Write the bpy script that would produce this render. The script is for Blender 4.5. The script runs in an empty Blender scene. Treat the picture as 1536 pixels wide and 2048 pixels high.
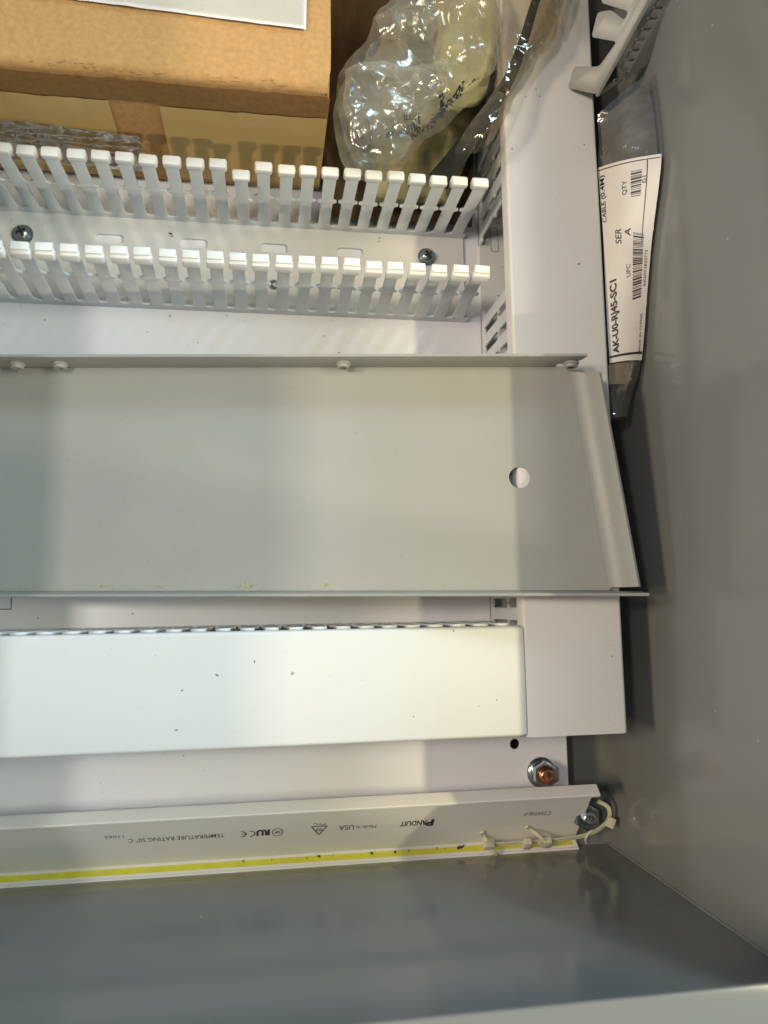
import bpy, bmesh, math, random
from mathutils import Vector, Matrix, noise
random.seed(7)
S = 0.001            # everything below is measured in millimetres and stored in metres
scene = bpy.context.scene
COL = scene.collection

# ------------------------------------------------------------------ camera
cam_d = bpy.data.cameras.new('camera')
cam = bpy.data.objects.new('camera', cam_d); COL.objects.link(cam)
RX = (0.98838368, -0.01479108, 0.15125780)      # camera right in world
RY = (0.00391201, -0.99244705, -0.12261140)     # camera down in world
RZ = (0.15192892, 0.12177883, -0.98086060)      # camera forward in world
# rows of C are the camera axes written in world axes
right = Vector(RX); up = -Vector(RY); back = -Vector(RZ)
M = Matrix((right, up, back)).transposed().to_4x4()
M.translation = Vector((0, 0, 461 * S))
cam.matrix_world = M
cam_d.sensor_fit = 'HORIZONTAL'; cam_d.sensor_width = 36.0
cam_d.lens = 36.0 * 1503.97 / 1536.0
cam_d.clip_start = 0.01; cam_d.clip_end = 50
scene.camera = cam
cam_d.dof.use_dof = True; cam_d.dof.focus_distance = 0.43; cam_d.dof.aperture_fstop = 11

# ------------------------------------------------------------------ world and lamps
w = bpy.data.worlds.new('World'); scene.world = w; w.use_nodes = True
bg = w.node_tree.nodes['Background']
# dim room: cooler and brighter towards the left, warm and dark to the right
_N = w.node_tree.nodes; _L = w.node_tree.links
_tc = _N.new('ShaderNodeTexCoord'); _sx = _N.new('ShaderNodeSeparateXYZ'); _L.new(_tc.outputs['Generated'], _sx.inputs[0])
_a = _N.new('ShaderNodeMath'); _a.operation = 'MULTIPLY'; _a.inputs[1].default_value = 0.75; _L.new(_sx.outputs[0], _a.inputs[0])
_b = _N.new('ShaderNodeMath'); _b.operation = 'MULTIPLY'; _b.inputs[1].default_value = -0.65; _L.new(_sx.outputs[1], _b.inputs[0])
_c = _N.new('ShaderNodeMath'); _c.operation = 'ADD'; _L.new(_a.outputs[0], _c.inputs[0]); _L.new(_b.outputs[0], _c.inputs[1])
_mr = _N.new('ShaderNodeMapRange'); _mr.inputs[1].default_value = -0.85; _mr.inputs[2].default_value = 0.25
_L.new(_c.outputs[0], _mr.inputs[0])
_mx = _N.new('ShaderNodeMix'); _mx.data_type = 'RGBA'; _L.new(_mr.outputs[0], _mx.inputs[0])
_mx.inputs[6].default_value = (1.55, 2.1, 2.75, 1); _mx.inputs[7].default_value = (0.30, 0.27, 0.23, 1)
_L.new(_mx.outputs[2], bg.inputs[0]); bg.inputs[1].default_value = 0.14

def lamp(name, pos, target, sx, sy, power, color):
    d = bpy.data.lights.new(name, 'AREA'); d.shape = 'RECTANGLE'
    d.size = sx; d.size_y = sy; d.energy = power; d.color = color
    o = bpy.data.objects.new(name, d); COL.objects.link(o)
    o.location = pos
    v = (Vector(target) - Vector(pos)).normalized()
    o.rotation_euler = v.to_track_quat('-Z', 'Y').to_euler()
    return o
# high lamp a little left of the camera (short shadows to the right)
lamp('lamp_high', (-0.38, 0.10, 0.98), (0.02, 0.08, 0), 0.10, 0.06, 2.5, (1.0, 0.93, 0.84))
# warm ceiling lamp on the right, shut off near the right wall by the rim
lamp('lamp_warm_right', (1.05, 0.10, 1.62), (0.0, 0.1, 0), 0.75, 0.03, 17.5, (1.0, 0.91, 0.55))
# warm lamp low on the left
lamp('lamp_warm_left', (-1.75, 0.15, 1.55), (0.0, 0.1, 0), 0.5, 0.22, 27, (1.0, 0.81, 0.58))
# added broad cool fill from the right, tints the left side
lamp('fill_cool', (1.42, 0.08, 1.12), (-0.1, 0.0, 0), 0.8, 0.60, 15, (0.32, 0.62, 1.0))
# lamp behind the photographer (from the bottom edge of the picture)
lamp('lamp_near', (0.60, -1.15, 1.0), (0.0, 0.2, 0), 0.10, 0.06, 8.0, (1.0, 0.88, 0.66))
# lamp beyond the top edge
lamp('lamp_far', (0.66, 1.25, 0.98), (0.0, 0.0, 0), 0.30, 0.30, 11.5, (0.62, 0.84, 1.0))
# low window far to the left, only reaches the upper part of the right wall
lamp('window_left', (-2.3, 0.1, 0.92), (0.2, 0.1, 0.1), 1.0, 0.06, 9, (0.86, 0.96, 1.0))

vs = scene.view_settings
scene.display_settings.display_device = 'sRGB'
vs.view_transform = 'Standard'; vs.look = 'None'; vs.exposure = 0.0; vs.gamma = 1.0
vs.use_curve_mapping = False
try:
    scene.cycles.transparent_max_bounces = 32
    scene.cycles.max_bounces = 10
    scene.cycles.use_denoising = True
    scene.cycles.sample_clamp_indirect = 6
except Exception: pass

# ------------------------------------------------------------------ materials
def mat(name, color, rough=0.5, metal=0.0, bump=0.0, bscale=2500, var=0.04, vscale=40, spec=0.5,
        specks=0.0, speck_col=(0.12, 0.10, 0.08), speck_scale=260, coat=0.0, rvar=0.0, stretch=None, sss=0.0):
    m = bpy.data.materials.new(name); m.use_nodes = True
    nt = m.node_tree; N = nt.nodes; L = nt.links
    b = N['Principled BSDF']
    b.inputs['Roughness'].default_value = rough; b.inputs['Metallic'].default_value = metal
    b.inputs['Specular IOR Level'].default_value = spec
    b.inputs['Coat Weight'].default_value = coat
    if sss:
        b.inputs['Subsurface Weight'].default_value = sss
        b.inputs['Subsurface Radius'].default_value = (0.002, 0.002, 0.0018); b.inputs['Subsurface Scale'].default_value = 1.0
    tc = N.new('ShaderNodeTexCoord'); mp = N.new('ShaderNodeMapping'); L.new(tc.outputs['Object'], mp.inputs[0])
    if stretch: mp.inputs['Scale'].default_value = stretch
    n1 = N.new('ShaderNodeTexNoise'); n1.inputs['Scale'].default_value = vscale; n1.inputs['Detail'].default_value = 5
    L.new(mp.outputs[0], n1.inputs['Vector'])
    mx = N.new('ShaderNodeMix'); mx.data_type = 'RGBA'; mx.inputs[0].default_value = 0.5
    c = Vector(color)
    mx.inputs[6].default_value = (*[max(0, x * (1 - var)) for x in c], 1)
    mx.inputs[7].default_value = (*[min(1, x * (1 + var)) for x in c], 1)
    cr = N.new('ShaderNodeMapRange'); cr.inputs[1].default_value = 0.3; cr.inputs[2].default_value = 0.7
    L.new(n1.outputs['Fac'], cr.inputs[0]); L.new(cr.outputs[0], mx.inputs[0])
    out = mx.outputs[2]
    if specks > 0:
        v = N.new('ShaderNodeTexVoronoi'); v.inputs['Scale'].default_value = speck_scale; v.inputs['Randomness'].default_value = 1
        L.new(tc.outputs['Object'], v.inputs['Vector'])
        # only a few of the cells carry a speck, and its size varies from cell to cell
        sep = N.new('ShaderNodeSeparateColor'); L.new(v.outputs['Color'], sep.inputs[0])
        th = N.new('ShaderNodeMapRange'); th.inputs[1].default_value = 1 - specks; th.inputs[2].default_value = 1.0
        th.inputs[3].default_value = 0.0; th.inputs[4].default_value = 0.16
        L.new(sep.outputs[0], th.inputs[0])
        lt = N.new('ShaderNodeMath'); lt.operation = 'LESS_THAN'
        L.new(v.outputs['Distance'], lt.inputs[0]); L.new(th.outputs[0], lt.inputs[1])
        fm = N.new('ShaderNodeMath'); fm.operation = 'MULTIPLY'; fm.inputs[1].default_value = 0.6
        L.new(lt.outputs[0], fm.inputs[0])
        m2 = N.new('ShaderNodeMix'); m2.data_type = 'RGBA'
        L.new(fm.outputs[0], m2.inputs[0]); L.new(out, m2.inputs[6]); m2.inputs[7].default_value = (*speck_col, 1)
        out = m2.outputs[2]
    L.new(out, b.inputs['Base Color'])
    if rvar:
        n3 = N.new('ShaderNodeTexNoise'); n3.inputs['Scale'].default_value = vscale * 1.7; n3.inputs['Detail'].default_value = 6
        L.new(tc.outputs['Object'], n3.inputs['Vector'])
        r3 = N.new('ShaderNodeMapRange'); r3.inputs[1].default_value = 0.3; r3.inputs[2].default_value = 0.7
        r3.inputs[3].default_value = rough - rvar; r3.inputs[4].default_value = rough + rvar
        L.new(n3.outputs['Fac'], r3.inputs[0]); L.new(r3.outputs[0], b.inputs['Roughness'])
    if bump:
        n2 = N.new('ShaderNodeTexNoise'); n2.inputs['Scale'].default_value = bscale; n2.inputs['Detail'].default_value = 3
        L.new(mp.outputs[0], n2.inputs['Vector'])
        bp = N.new('ShaderNodeBump'); bp.inputs['Strength'].default_value = bump; bp.inputs['Distance'].default_value = 0.0003
        L.new(n2.outputs['Fac'], bp.inputs['Height']); L.new(bp.outputs[0], b.inputs['Normal'])
    return m

def film(name, tint, haze=0.12, haze_col=(0.8, 0.78, 0.7), rough=0.08, edge=0.6, base=0.07, bump=0.25):
    m = bpy.data.materials.new(name); m.use_nodes = True
    nt = m.node_tree; N = nt.nodes; L = nt.links
    N.remove(N['Principled BSDF']); out = N['Material Output']
    tr = N.new('ShaderNodeBsdfTransparent'); tr.inputs[0].default_value = (*tint, 1)
    df = N.new('ShaderNodeBsdfDiffuse'); df.inputs[0].default_value = (*haze_col, 1)
    tl = N.new('ShaderNodeBsdfTranslucent'); tl.inputs[0].default_value = (*haze_col, 1)
    md = N.new('ShaderNodeMixShader'); md.inputs[0].default_value = 0.5
    L.new(df.outputs[0], md.inputs[1]); L.new(tl.outputs[0], md.inputs[2])
    lw = N.new('ShaderNodeLayerWeight'); lw.inputs['Blend'].default_value = 0.35
    mr = N.new('ShaderNodeMapRange'); mr.inputs[3].default_value = haze; mr.inputs[4].default_value = min(1, haze + 0.45)
    L.new(lw.outputs['Facing'], mr.inputs[0])
    m1 = N.new('ShaderNodeMixShader'); L.new(mr.outputs[0], m1.inputs[0]); L.new(tr.outputs[0], m1.inputs[1]); L.new(md.outputs[0], m1.inputs[2])
    gl = N.new('ShaderNodeBsdfGlossy'); gl.inputs['Roughness'].default_value = rough
    mg = N.new('ShaderNodeMapRange'); mg.inputs[3].default_value = base; mg.inputs[4].default_value = edge
    L.new(lw.outputs['Fresnel'], mg.inputs[0])
    m2 = N.new('ShaderNodeMixShader'); L.new(mg.outputs[0], m2.inputs[0]); L.new(m1.outputs[0], m2.inputs[1]); L.new(gl.outputs[0], m2.inputs[2])
    tc = N.new('ShaderNodeTexCoord'); nz = N.new('ShaderNodeTexNoise'); nz.inputs['Scale'].default_value = 160; nz.inputs['Detail'].default_value = 3
    nz.inputs['Distortion'].default_value = 1.2
    L.new(tc.outputs['Object'], nz.inputs['Vector'])
    bp = N.new('ShaderNodeBump'); bp.inputs['Strength'].default_value = bump; bp.inputs['Distance'].default_value = 0.002
    L.new(nz.outputs['Fac'], bp.inputs['Height'])
    for x in (gl, df, tl): L.new(bp.outputs[0], x.inputs['Normal'])
    L.new(m2.outputs[0], out.inputs[0])
    return m

MT = {
 'grey_paint': mat('grey_enamel', (0.20, 0.203, 0.192), 0.15, bump=0.02, bscale=900, var=0.012, vscale=9, rvar=0.0, specks=0.010, speck_scale=150, speck_col=(0.5,0.5,0.48)),
 'white_paint': mat('white_enamel', (0.755, 0.75, 0.80), 0.24, bump=0.03, bscale=1100, var=0.01, vscale=14, rvar=0.0, specks=0.035, speck_scale=230),
 'pvc': mat('white_pvc', (0.79, 0.775, 0.75), 0.42, bump=0.03, bscale=700, var=0.02, vscale=20, specks=0.012, speck_scale=200, sss=0.0),
 'duct_pvc': mat('light_grey_pvc', (0.66, 0.685, 0.70), 0.45, bump=0.04, bscale=800, var=0.03, vscale=40, specks=0.02, speck_scale=300),
 'head': mat('finger_head_white', (0.84, 0.83, 0.80), 0.4, var=0.02, vscale=60, specks=0.01),
 'dusty': mat('dusty_pvc', (0.64, 0.63, 0.62), 0.45, bump=0.05, bscale=700, var=0.05, vscale=45, specks=0.05, speck_scale=300),
 'cover': mat('cover_pvc', (0.72, 0.72, 0.70), 0.5, bump=0.06, bscale=260, var=0.012, vscale=16, rvar=0.0, specks=0.012, speck_scale=160, stretch=(0.15, 1, 1)),
 'tray_paint': mat('tray_powder_coat', (0.345, 0.345, 0.32), 0.42, bump=0.45, bscale=1700, var=0.03, vscale=22, rvar=0.04, specks=0.07, speck_scale=420, speck_col=(0.16, 0.15, 0.11)),
 'bare_edge': mat('worn_edge', (0.5, 0.5, 0.46), 0.45, var=0.12, vscale=160),
 'zinc': mat('zinc_plate', (0.55, 0.60, 0.63), 0.20, 1.0, bump=0.1, bscale=600, var=0.12, vscale=300, rvar=0.08),
 'zinc_dark': mat('zinc_dark', (0.34, 0.37, 0.38), 0.28, 1.0, bump=0.1, bscale=600, var=0.15, vscale=300),
 'copper': mat('copper', (0.80, 0.34, 0.17), 0.26, 1.0, bump=0.15, bscale=500, var=0.15, vscale=300, rvar=0.1),
 'black_hole': mat('dark_inside', (0.01, 0.01, 0.01), 0.8),
 'ink': mat('black_ink', (0.03, 0.03, 0.032), 0.5),
 'ink_soft': mat('grey_ink', (0.09, 0.09, 0.095), 0.5),
 'yellow': mat('yellow_strip', (0.68, 0.65, 0.06), 0.45, var=0.08, vscale=120, bump=0.05),
 'kraft': mat('kraft_paper', (0.50, 0.29, 0.115), 0.85, bump=0.6, bscale=900, var=0.11, vscale=330, spec=0.2, specks=0.03, speck_scale=420, speck_col=(0.20, 0.10, 0.04)),
 'kraft_worn': mat('kraft_edge', (0.50, 0.31, 0.14), 0.9, bump=0.9, bscale=600, var=0.22, vscale=300, spec=0.1),
 'tape': mat('tan_paper_tape', (0.58, 0.40, 0.155), 0.60, bump=0.2, bscale=500, var=0.06, vscale=70, stretch=(0.2, 1, 1)),
 'shaded_kraft': mat('shaded_kraft', (0.075, 0.045, 0.022), 0.9, bump=0.4, bscale=500, var=0.25, vscale=60),  # brown darkened to carry the shade of the gap and corner hole
 'pouch': mat('white_pouch', (0.80, 0.79, 0.79), 0.30, bump=0.15, bscale=90, var=0.03, vscale=30),
 'cream': mat('cream_cloth', (0.60, 0.57, 0.32), 0.5, bump=0.3, bscale=150, var=0.16, vscale=60),
 'olive': mat('stained_paper', (0.24, 0.22, 0.12), 0.75, bump=0.3, bscale=200, var=0.45, vscale=50),
 'black_rubber': mat('black_strap', (0.012, 0.013, 0.012), 0.75, bump=0.1, bscale=300, var=0.2),
 'paper': mat('label_paper', (0.80, 0.75, 0.68), 0.45, bump=0.12, bscale=110, var=0.07, vscale=28),
 'beige_card': mat('beige_card', (0.47, 0.39, 0.27), 0.7, var=0.06, vscale=80),
 'nylon': mat('nylon', (0.62, 0.60, 0.44), 0.35, var=0.06, vscale=80, sss=0.0),
 'bracket': mat('bracket_grey', (0.29, 0.28, 0.255), 0.40, bump=0.06, bscale=900, var=0.03),
 'dirt': mat('dirt_brown', (0.07, 0.05, 0.03), 0.9, var=0.5, vscale=500),
 'dust': mat('yellow_dust', (0.42, 0.38, 0.12), 0.9, var=0.4, vscale=500),
 'film': film('clear_film', (0.95, 0.94, 0.90), haze=0.10, haze_col=(0.82, 0.80, 0.70), bump=.10, rough=.17, base=.055, edge=.5),
 'film_dark': film('grey_film', (0.86, 0.85, 0.82), haze=0.10, haze_col=(0.42, 0.40, 0.36), base=0.08, rough=.12),
 'film_brown': film('aged_film', (0.88, 0.83, 0.72), haze=0.03, haze_col=(0.5, 0.42, 0.30), base=.05, rough=.1, bump=.1, edge=.4),
 'cleartape': film('clear_tape', (0.86, 0.80, 0.66), haze=0.03, haze_col=(0.6, 0.5, 0.36), base=0.05, bump=0.3),
}

# ------------------------------------------------------------------ helpers
def tag(o, label=None, cat=None, group=None, kind=None):
    if label: o['label'] = label
    if cat: o['category'] = cat
    if group: o['group'] = group
    if kind: o['kind'] = kind
    return o
def thing(name, label, cat, loc=(0, 0, 0), group=None):
    o = bpy.data.objects.new(name, None); COL.objects.link(o)
    o.empty_display_size = 0.01
    o.location = Vector(loc) * S
    return tag(o, label, cat, group)
def link(name, me, m, parent=None, smooth=None):
    if m is not None and not me.materials: me.materials.append(m)
    o = bpy.data.objects.new(name, me); COL.objects.link(o)
    if parent is not None:
        o.parent = parent
        o.matrix_parent_inverse = Matrix.Translation(-parent.location)
    if smooth is not None:
        for p in me.polygons: p.use_smooth = True
        try: me.set_sharp_from_angle(angle=math.radians(smooth))
        except Exception: pass
    return o
def from_bm(name, bm, m, parent=None, smooth=None, mtx=None):
    if mtx is not None: bm.transform(mtx)
    bmesh.ops.scale(bm, vec=(S, S, S), verts=bm.verts)
    bmesh.ops.recalc_face_normals(bm, faces=bm.faces)
    me = bpy.data.meshes.new(name); bm.to_mesh(me); bm.free()
    return link(name, me, m, parent, smooth)
def box(bm, a, b, bev=0.0, seg=2):
    x0, y0, z0 = a; x1, y1, z1 = b
    t = bmesh.new()
    bmesh.ops.create_cube(t, size=1)
    bmesh.ops.scale(t, vec=(x1 - x0, y1 - y0, z1 - z0), verts=t.verts)
    bmesh.ops.translate(t, vec=((x0 + x1) / 2, (y0 + y1) / 2, (z0 + z1) / 2), verts=t.verts)
    if bev: bmesh.ops.bevel(t, geom=t.edges[:], offset=bev, segments=seg, affect='EDGES', profile=0.5)
    me = bpy.data.meshes.new('tmp'); t.to_mesh(me); t.free()
    bm.from_mesh(me); bpy.data.meshes.remove(me)
def cyl(bm, c, r, h, axis='Z', seg=32, r2=None, bev=0.0, sides=None):
    t = bmesh.new()
    bmesh.ops.create_cone(t, cap_ends=True, segments=sides or seg, radius1=r, radius2=r if r2 is None else r2, depth=h)
    if bev:
        e = [e for e in t.edges if all(abs(abs(v.co.z) - h / 2) < 1e-6 for v in e.verts)]
        bmesh.ops.bevel(t, geom=e, offset=bev, segments=2, affect='EDGES', profile=0.5)
    if axis == 'Y': bmesh.ops.rotate(t, cent=(0, 0, 0), matrix=Matrix.Rotation(math.pi / 2, 3, 'X'), verts=t.verts)
    if axis == 'X': bmesh.ops.rotate(t, cent=(0, 0, 0), matrix=Matrix.Rotation(math.pi / 2, 3, 'Y'), verts=t.verts)
    bmesh.ops.translate(t, vec=c, verts=t.verts)
    me = bpy.data.meshes.new('tmp'); t.to_mesh(me); t.free()
    bm.from_mesh(me); bpy.data.meshes.remove(me)
def prism(bm, pts, a, b, axis='X'):
    """closed outline pts (p,q) extruded along axis from a to b; (p,q) = (y,z) for X, (x,z) for Y"""
    def P(t, p, q): return (t, p, q) if axis == 'X' else ((p, t, q) if axis == 'Y' else (p, q, t))
    A = [bm.verts.new(P(a, *p)) for p in pts]; B = [bm.verts.new(P(b, *p)) for p in pts]
    n = len(pts)
    bm.faces.new(A); bm.faces.new(B[::-1])
    for i in range(n): bm.faces.new((A[i], B[i], B[(i + 1) % n], A[(i + 1) % n]))
def rounded(pts, r, n=4):
    out = []
    L = len(pts)
    for i in range(L):
        p0 = Vector(pts[i - 1]); p = Vector(pts[i]); p1 = Vector(pts[(i + 1) % L])
        a = (p0 - p); b = (p1 - p)
        rr = min(r, a.length * 0.45, b.length * 0.45)
        a = p + a.normalized() * rr; b = p + b.normalized() * rr
        for k in range(n + 1):
            t = k / n
            q = a * (1 - t) ** 2 + p * 2 * t * (1 - t) + b * t * t
            out.append((q.x, q.y))
    return out
def circle(cx, cy, r, n=32, ry=None):
    return [(cx + r * math.cos(2 * math.pi * k / n), cy + (ry or r) * math.sin(2 * math.pi * k / n)) for k in range(n)]
def plate_mesh(outline, holes, t, bevel=0.0):
    """sheet in the xy plane, z 0..t (mm), with holes; returned as mesh in mm"""
    cu = bpy.data.curves.new('tmpc', 'CURVE'); cu.dimensions = '2D'; cu.fill_mode = 'BOTH'
    for pl in [outline] + list(holes):
        sp = cu.splines.new('POLY'); sp.points.add(len(pl) - 1)
        for i, p in enumerate(pl): sp.points[i].co = (p[0], p[1], 0, 1)
        sp.use_cyclic_u = True
    cu.extrude = t / 2 - bevel; cu.bevel_depth = bevel; cu.bevel_resolution = 1; cu.offset = -bevel
    o = bpy.data.objects.new('tmpo', cu); COL.objects.link(o)
    dg = bpy.context.evaluated_depsgraph_get()
    me = bpy.data.meshes.new_from_object(o.evaluated_get(dg))
    bpy.data.objects.remove(o); bpy.data.curves.remove(cu)
    me.transform(Matrix.Translation((0, 0, t / 2)))
    return me
def plate(name, outline, holes, t, m, parent=None, mtx=None, bevel=0.0, smooth=None):
    me = plate_mesh(outline, holes, t, bevel)
    me.materials.clear()
    bm = bmesh.new(); bm.from_mesh(me); bpy.data.meshes.remove(me)
    bmesh.ops.remove_doubles(bm, verts=bm.verts, dist=1e-4)
    return from_bm(name, bm, m, parent, smooth, mtx)
def frame(o, u, v):
    """matrix with columns u, v, u x v at o"""
    u = Vector(u).normalized(); v = Vector(v); v = (v - u * v.dot(u)).normalized(); n = u.cross(v)
    m = Matrix((u, v, n)).transposed().to_4x4(); m.translation = Vector(o); return m
def tube_bm(pts, r, seg=8, flat=None):
    """swept tube, or a flat band when flat=(w,t)"""
    bm = bmesh.new(); rings = []
    for i, p in enumerate(pts):
        p = Vector(p)
        d = (Vector(pts[min(i + 1, len(pts) - 1)]) - Vector(pts[max(i - 1, 0)])).normalized()
        s = d.cross(Vector((0, -0.5, 0.86)));
        if s.length < 0.05: s = d.cross(Vector((1, 0, 0)))
        s.normalize(); n = s.cross(d)
        if flat: ring = [p + s * a * flat[0] / 2 + n * b * flat[1] / 2 for a, b in ((-1, -1), (1, -1), (1, 1), (-1, 1))]
        else: ring = [p + (s * math.cos(2 * math.pi * k / seg) + n * math.sin(2 * math.pi * k / seg)) * (r if not callable(r) else r(i / (len(pts) - 1))) for k in range(seg)]
        rings.append([bm.verts.new(q) for q in ring])
    for a, b in zip(rings, rings[1:]):
        k = len(a)
        for i in range(k): bm.faces.new((a[i], a[(i + 1) % k], b[(i + 1) % k], b[i]))
    bm.faces.new(rings[0][::-1]); bm.faces.new(rings[-1])
    return bm
def spline(pts, n=8):
    P = [Vector(p) for p in pts]; P = [P[0]] + P + [P[-1]]; out = []
    for i in range(1, len(P) - 2):
        for k in range(n):
            t = k / n
            a, b, c, d = P[i - 1], P[i], P[i + 1], P[i + 2]
            out.append(0.5 * ((2 * b) + (c - a) * t + (2 * a - 5 * b + 4 * c - d) * t * t + (3 * b - a - 3 * c + d) * t ** 3))
    out.append(P[-2]); return out
def text_mesh(body, size, bold=0.0, sx=1.0, align='CENTER'):
    cu = bpy.data.curves.new('tmpt', 'FONT'); cu.body = body; cu.size = size; cu.align_x = align; cu.align_y = 'CENTER'
    cu.offset = bold; cu.resolution_u = 3; cu.extrude = 0
    o = bpy.data.objects.new('tmpo', cu); COL.objects.link(o)
    dg = bpy.context.evaluated_depsgraph_get()
    me = bpy.data.meshes.new_from_object(o.evaluated_get(dg))
    bpy.data.objects.remove(o); bpy.data.curves.remove(cu)
    me.materials.clear()
    me.transform(Matrix.Diagonal((sx, 1, 1, 1)))
    return me

# ================================================================== ENCLOSURE
WX, WY, ZB, ZT, LX, TY = 220.0, -157.0, -25.0, 200.0, -186.0, 453.0
enc = thing('electrical_enclosure', 'open grey painted steel enclosure surrounding everything, with glossy walls', 'enclosure', (0, 150, ZB))
bm = bmesh.new(); box(bm, (LX - 2, WY - 2, ZB - 2), (WX + 2, TY + 2, ZB)); from_bm('back_wall', bm, MT['grey_paint'], enc)
bm = bmesh.new(); box(bm, (WX, WY - 2, ZB + .01), (WX + 2, TY + 2, ZT)); from_bm('side_wall', bm, MT['grey_paint'], enc)
bm = bmesh.new(); box(bm, (LX - 2, WY - 2, ZB + .01), (LX, TY + 2, ZT)); from_bm('side_wall', bm, MT['grey_paint'], enc)
bm = bmesh.new(); box(bm, (LX + .01, WY - 2, ZB + .01), (WX - .01, WY, ZT)); from_bm('end_wall', bm, MT['grey_paint'], enc)
bm = bmesh.new(); box(bm, (LX + .01, TY, ZB + .01), (WX - .01, TY + 2, ZT)); from_bm('end_wall', bm, MT['grey_paint'], enc)
# weld seam bead up the corner and folded rim
bm = tube_bm([(WX - .2, WY + .2, z) for z in range(int(ZB), 200, 5)], 0.9, 8)
for v in bm.verts: v.co += Vector((noise.noise(v.co * .3), noise.noise(v.co * .3 + Vector((9, 0, 0))), 0)) * .35
from_bm('weld_seam', bm, MT['grey_paint'], enc, 60)
ring_o = rounded([(LX - 2, WY - 2), (WX + 2, WY - 2), (WX + 2, TY + 2), (LX - 2, TY + 2)], 2)
ring_i = rounded([(LX + 22, WY + 22.5), (WX - 7.4, WY + 22.5), (WX - 7.4, TY - 22), (LX + 22, TY - 22)], 5)
plate('rim_flange', ring_o, [ring_i[::-1]], 2.2, MT['grey_paint'], enc, Matrix.Translation((0, 0, ZT)), bevel=0.7, smooth=40)
# mounting panel
PX1, PY0 = 184.7, -121.0
hole = circle(151.1, -86.9, 3.1)
pan = thing('mounting_panel', 'flat white steel mounting panel under all the wiring ducts, with a small round hole', 'panel', (0, 150, -2))
plate('sheet', rounded([(-178, PY0), (PX1, PY0), (PX1, 430), (-178, 430)], 1), [hole[::-1], circle(167.5, -104.1, 4.6)[::-1]], 2.0, MT['white_paint'], pan, Matrix.Translation((0, 0, -2)), bevel=0.25)
# punched outline on the panel by the left edge, under the tray
def outline_strip(pts, wdt, z, name, m, parent, closed=True, h=.12):
    bm = bmesh.new()
    n = len(pts)
    for i in range(n if closed else n - 1):
        a = Vector((*pts[i], 0)); b = Vector((*pts[(i + 1) % n], 0)); d = (b - a)
        if d.length < 1e-6: continue
        d.normalize(); s = Vector((-d.y, d.x, 0)) * wdt / 2
        q = [a - s - d * wdt * .3, b - s + d * wdt * .3, b + s + d * wdt * .3, a + s - d * wdt * .3]
        bm.faces.new([bm.verts.new((p.x, p.y, z + (i % 2) * 0.01)) for p in q])
    return from_bm(name, bm, m, parent)
outline_strip([(-165, 0.4), (-145.3, 0.4), (-145.3, 14), (-165, 14)], 0.55, 0.06, 'punched_outline', MT['ink_soft'], pan)

# studs
def stud(name, label, loc, top, r, base, material, nutw, nuth, flange=True, dark='zinc'):
    t = thing(name, label, 'nut and stud', (loc[0], loc[1], base))
    x, y = loc
    bm = bmesh.new(); n = 60
    prof = []
    z = base
    rr = []
    zs = []
    while z < top - 1.0:
        zs.append((z, r)); zs.append((z + .35, r - .35)); z += .8
    zs += [(top - .9, r - .1), (top - .3, r - .6), (top, r - 1.2), (top - .05, r - 2.2), (top - .25, r * .35), (top - .3, 0.02)]
    rings = [[bm.verts.new((x + q * math.cos(2 * math.pi * k / 28), y + q * math.sin(2 * math.pi * k / 28), zz)) for k in range(28)] for zz, q in zs]
    for a, b in zip(rings, rings[1:]):
        for i in range(28): bm.faces.new((a[i], a[(i + 1) % 28], b[(i + 1) % 28], b[i]))
    bm.faces.new(rings[-1]); bm.faces.new(rings[0][::-1])
    from_bm('stud', bm, MT[material], t, 50)
    zb = base + (2.2 if flange else 0)
    if flange:
        bm = bmesh.new()
        prof = [(nutw * .66, 0), (nutw * .68, .5), (nutw * .66, 1.0), (nutw * .58, 1.9), (nutw * .5, 2.3), (r + .05, 2.3), (r + .05, 0)]
        rings = [[bm.verts.new((x + q * math.cos(2 * math.pi * k / 40), y + q * math.sin(2 * math.pi * k / 40), base + zz)) for k in range(40)] for q, zz in prof]
        rings.append(rings[0])
        for a, b in zip(rings, rings[1:]):
            for i in range(40): bm.faces.new((a[i], a[(i + 1) % 40], b[(i + 1) % 40], b[i]))
        from_bm('washer_flange', bm, MT[dark], t, 40)
    hexo = rounded([(nutw / 1.732 * math.cos(math.pi / 3 * k + .5), nutw / 1.732 * math.sin(math.pi / 3 * k + .5)) for k in range(6)], .7, 3)
    plate('hex_nut', hexo, [circle(0, 0, r + .12, 28)[::-1]], nuth, MT[dark], t, Matrix.Translation((x, y, zb)), bevel=.55, smooth=35)
    return t
stud('flange_nut', 'zinc flange nut on a copper coloured stud, on the white panel', (167.2, -104.4), 12.5, 4.7, 0, 'copper', 13.6, 6.6)
stud('wall_nut', 'zinc hex nut on a steel stud in the enclosure corner, beside the printed cover', (198.6, -134.8), -1.5, 4.4, ZB, 'zinc', 14.5, 20.0, flange=False, dark='zinc_dark')

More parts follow.
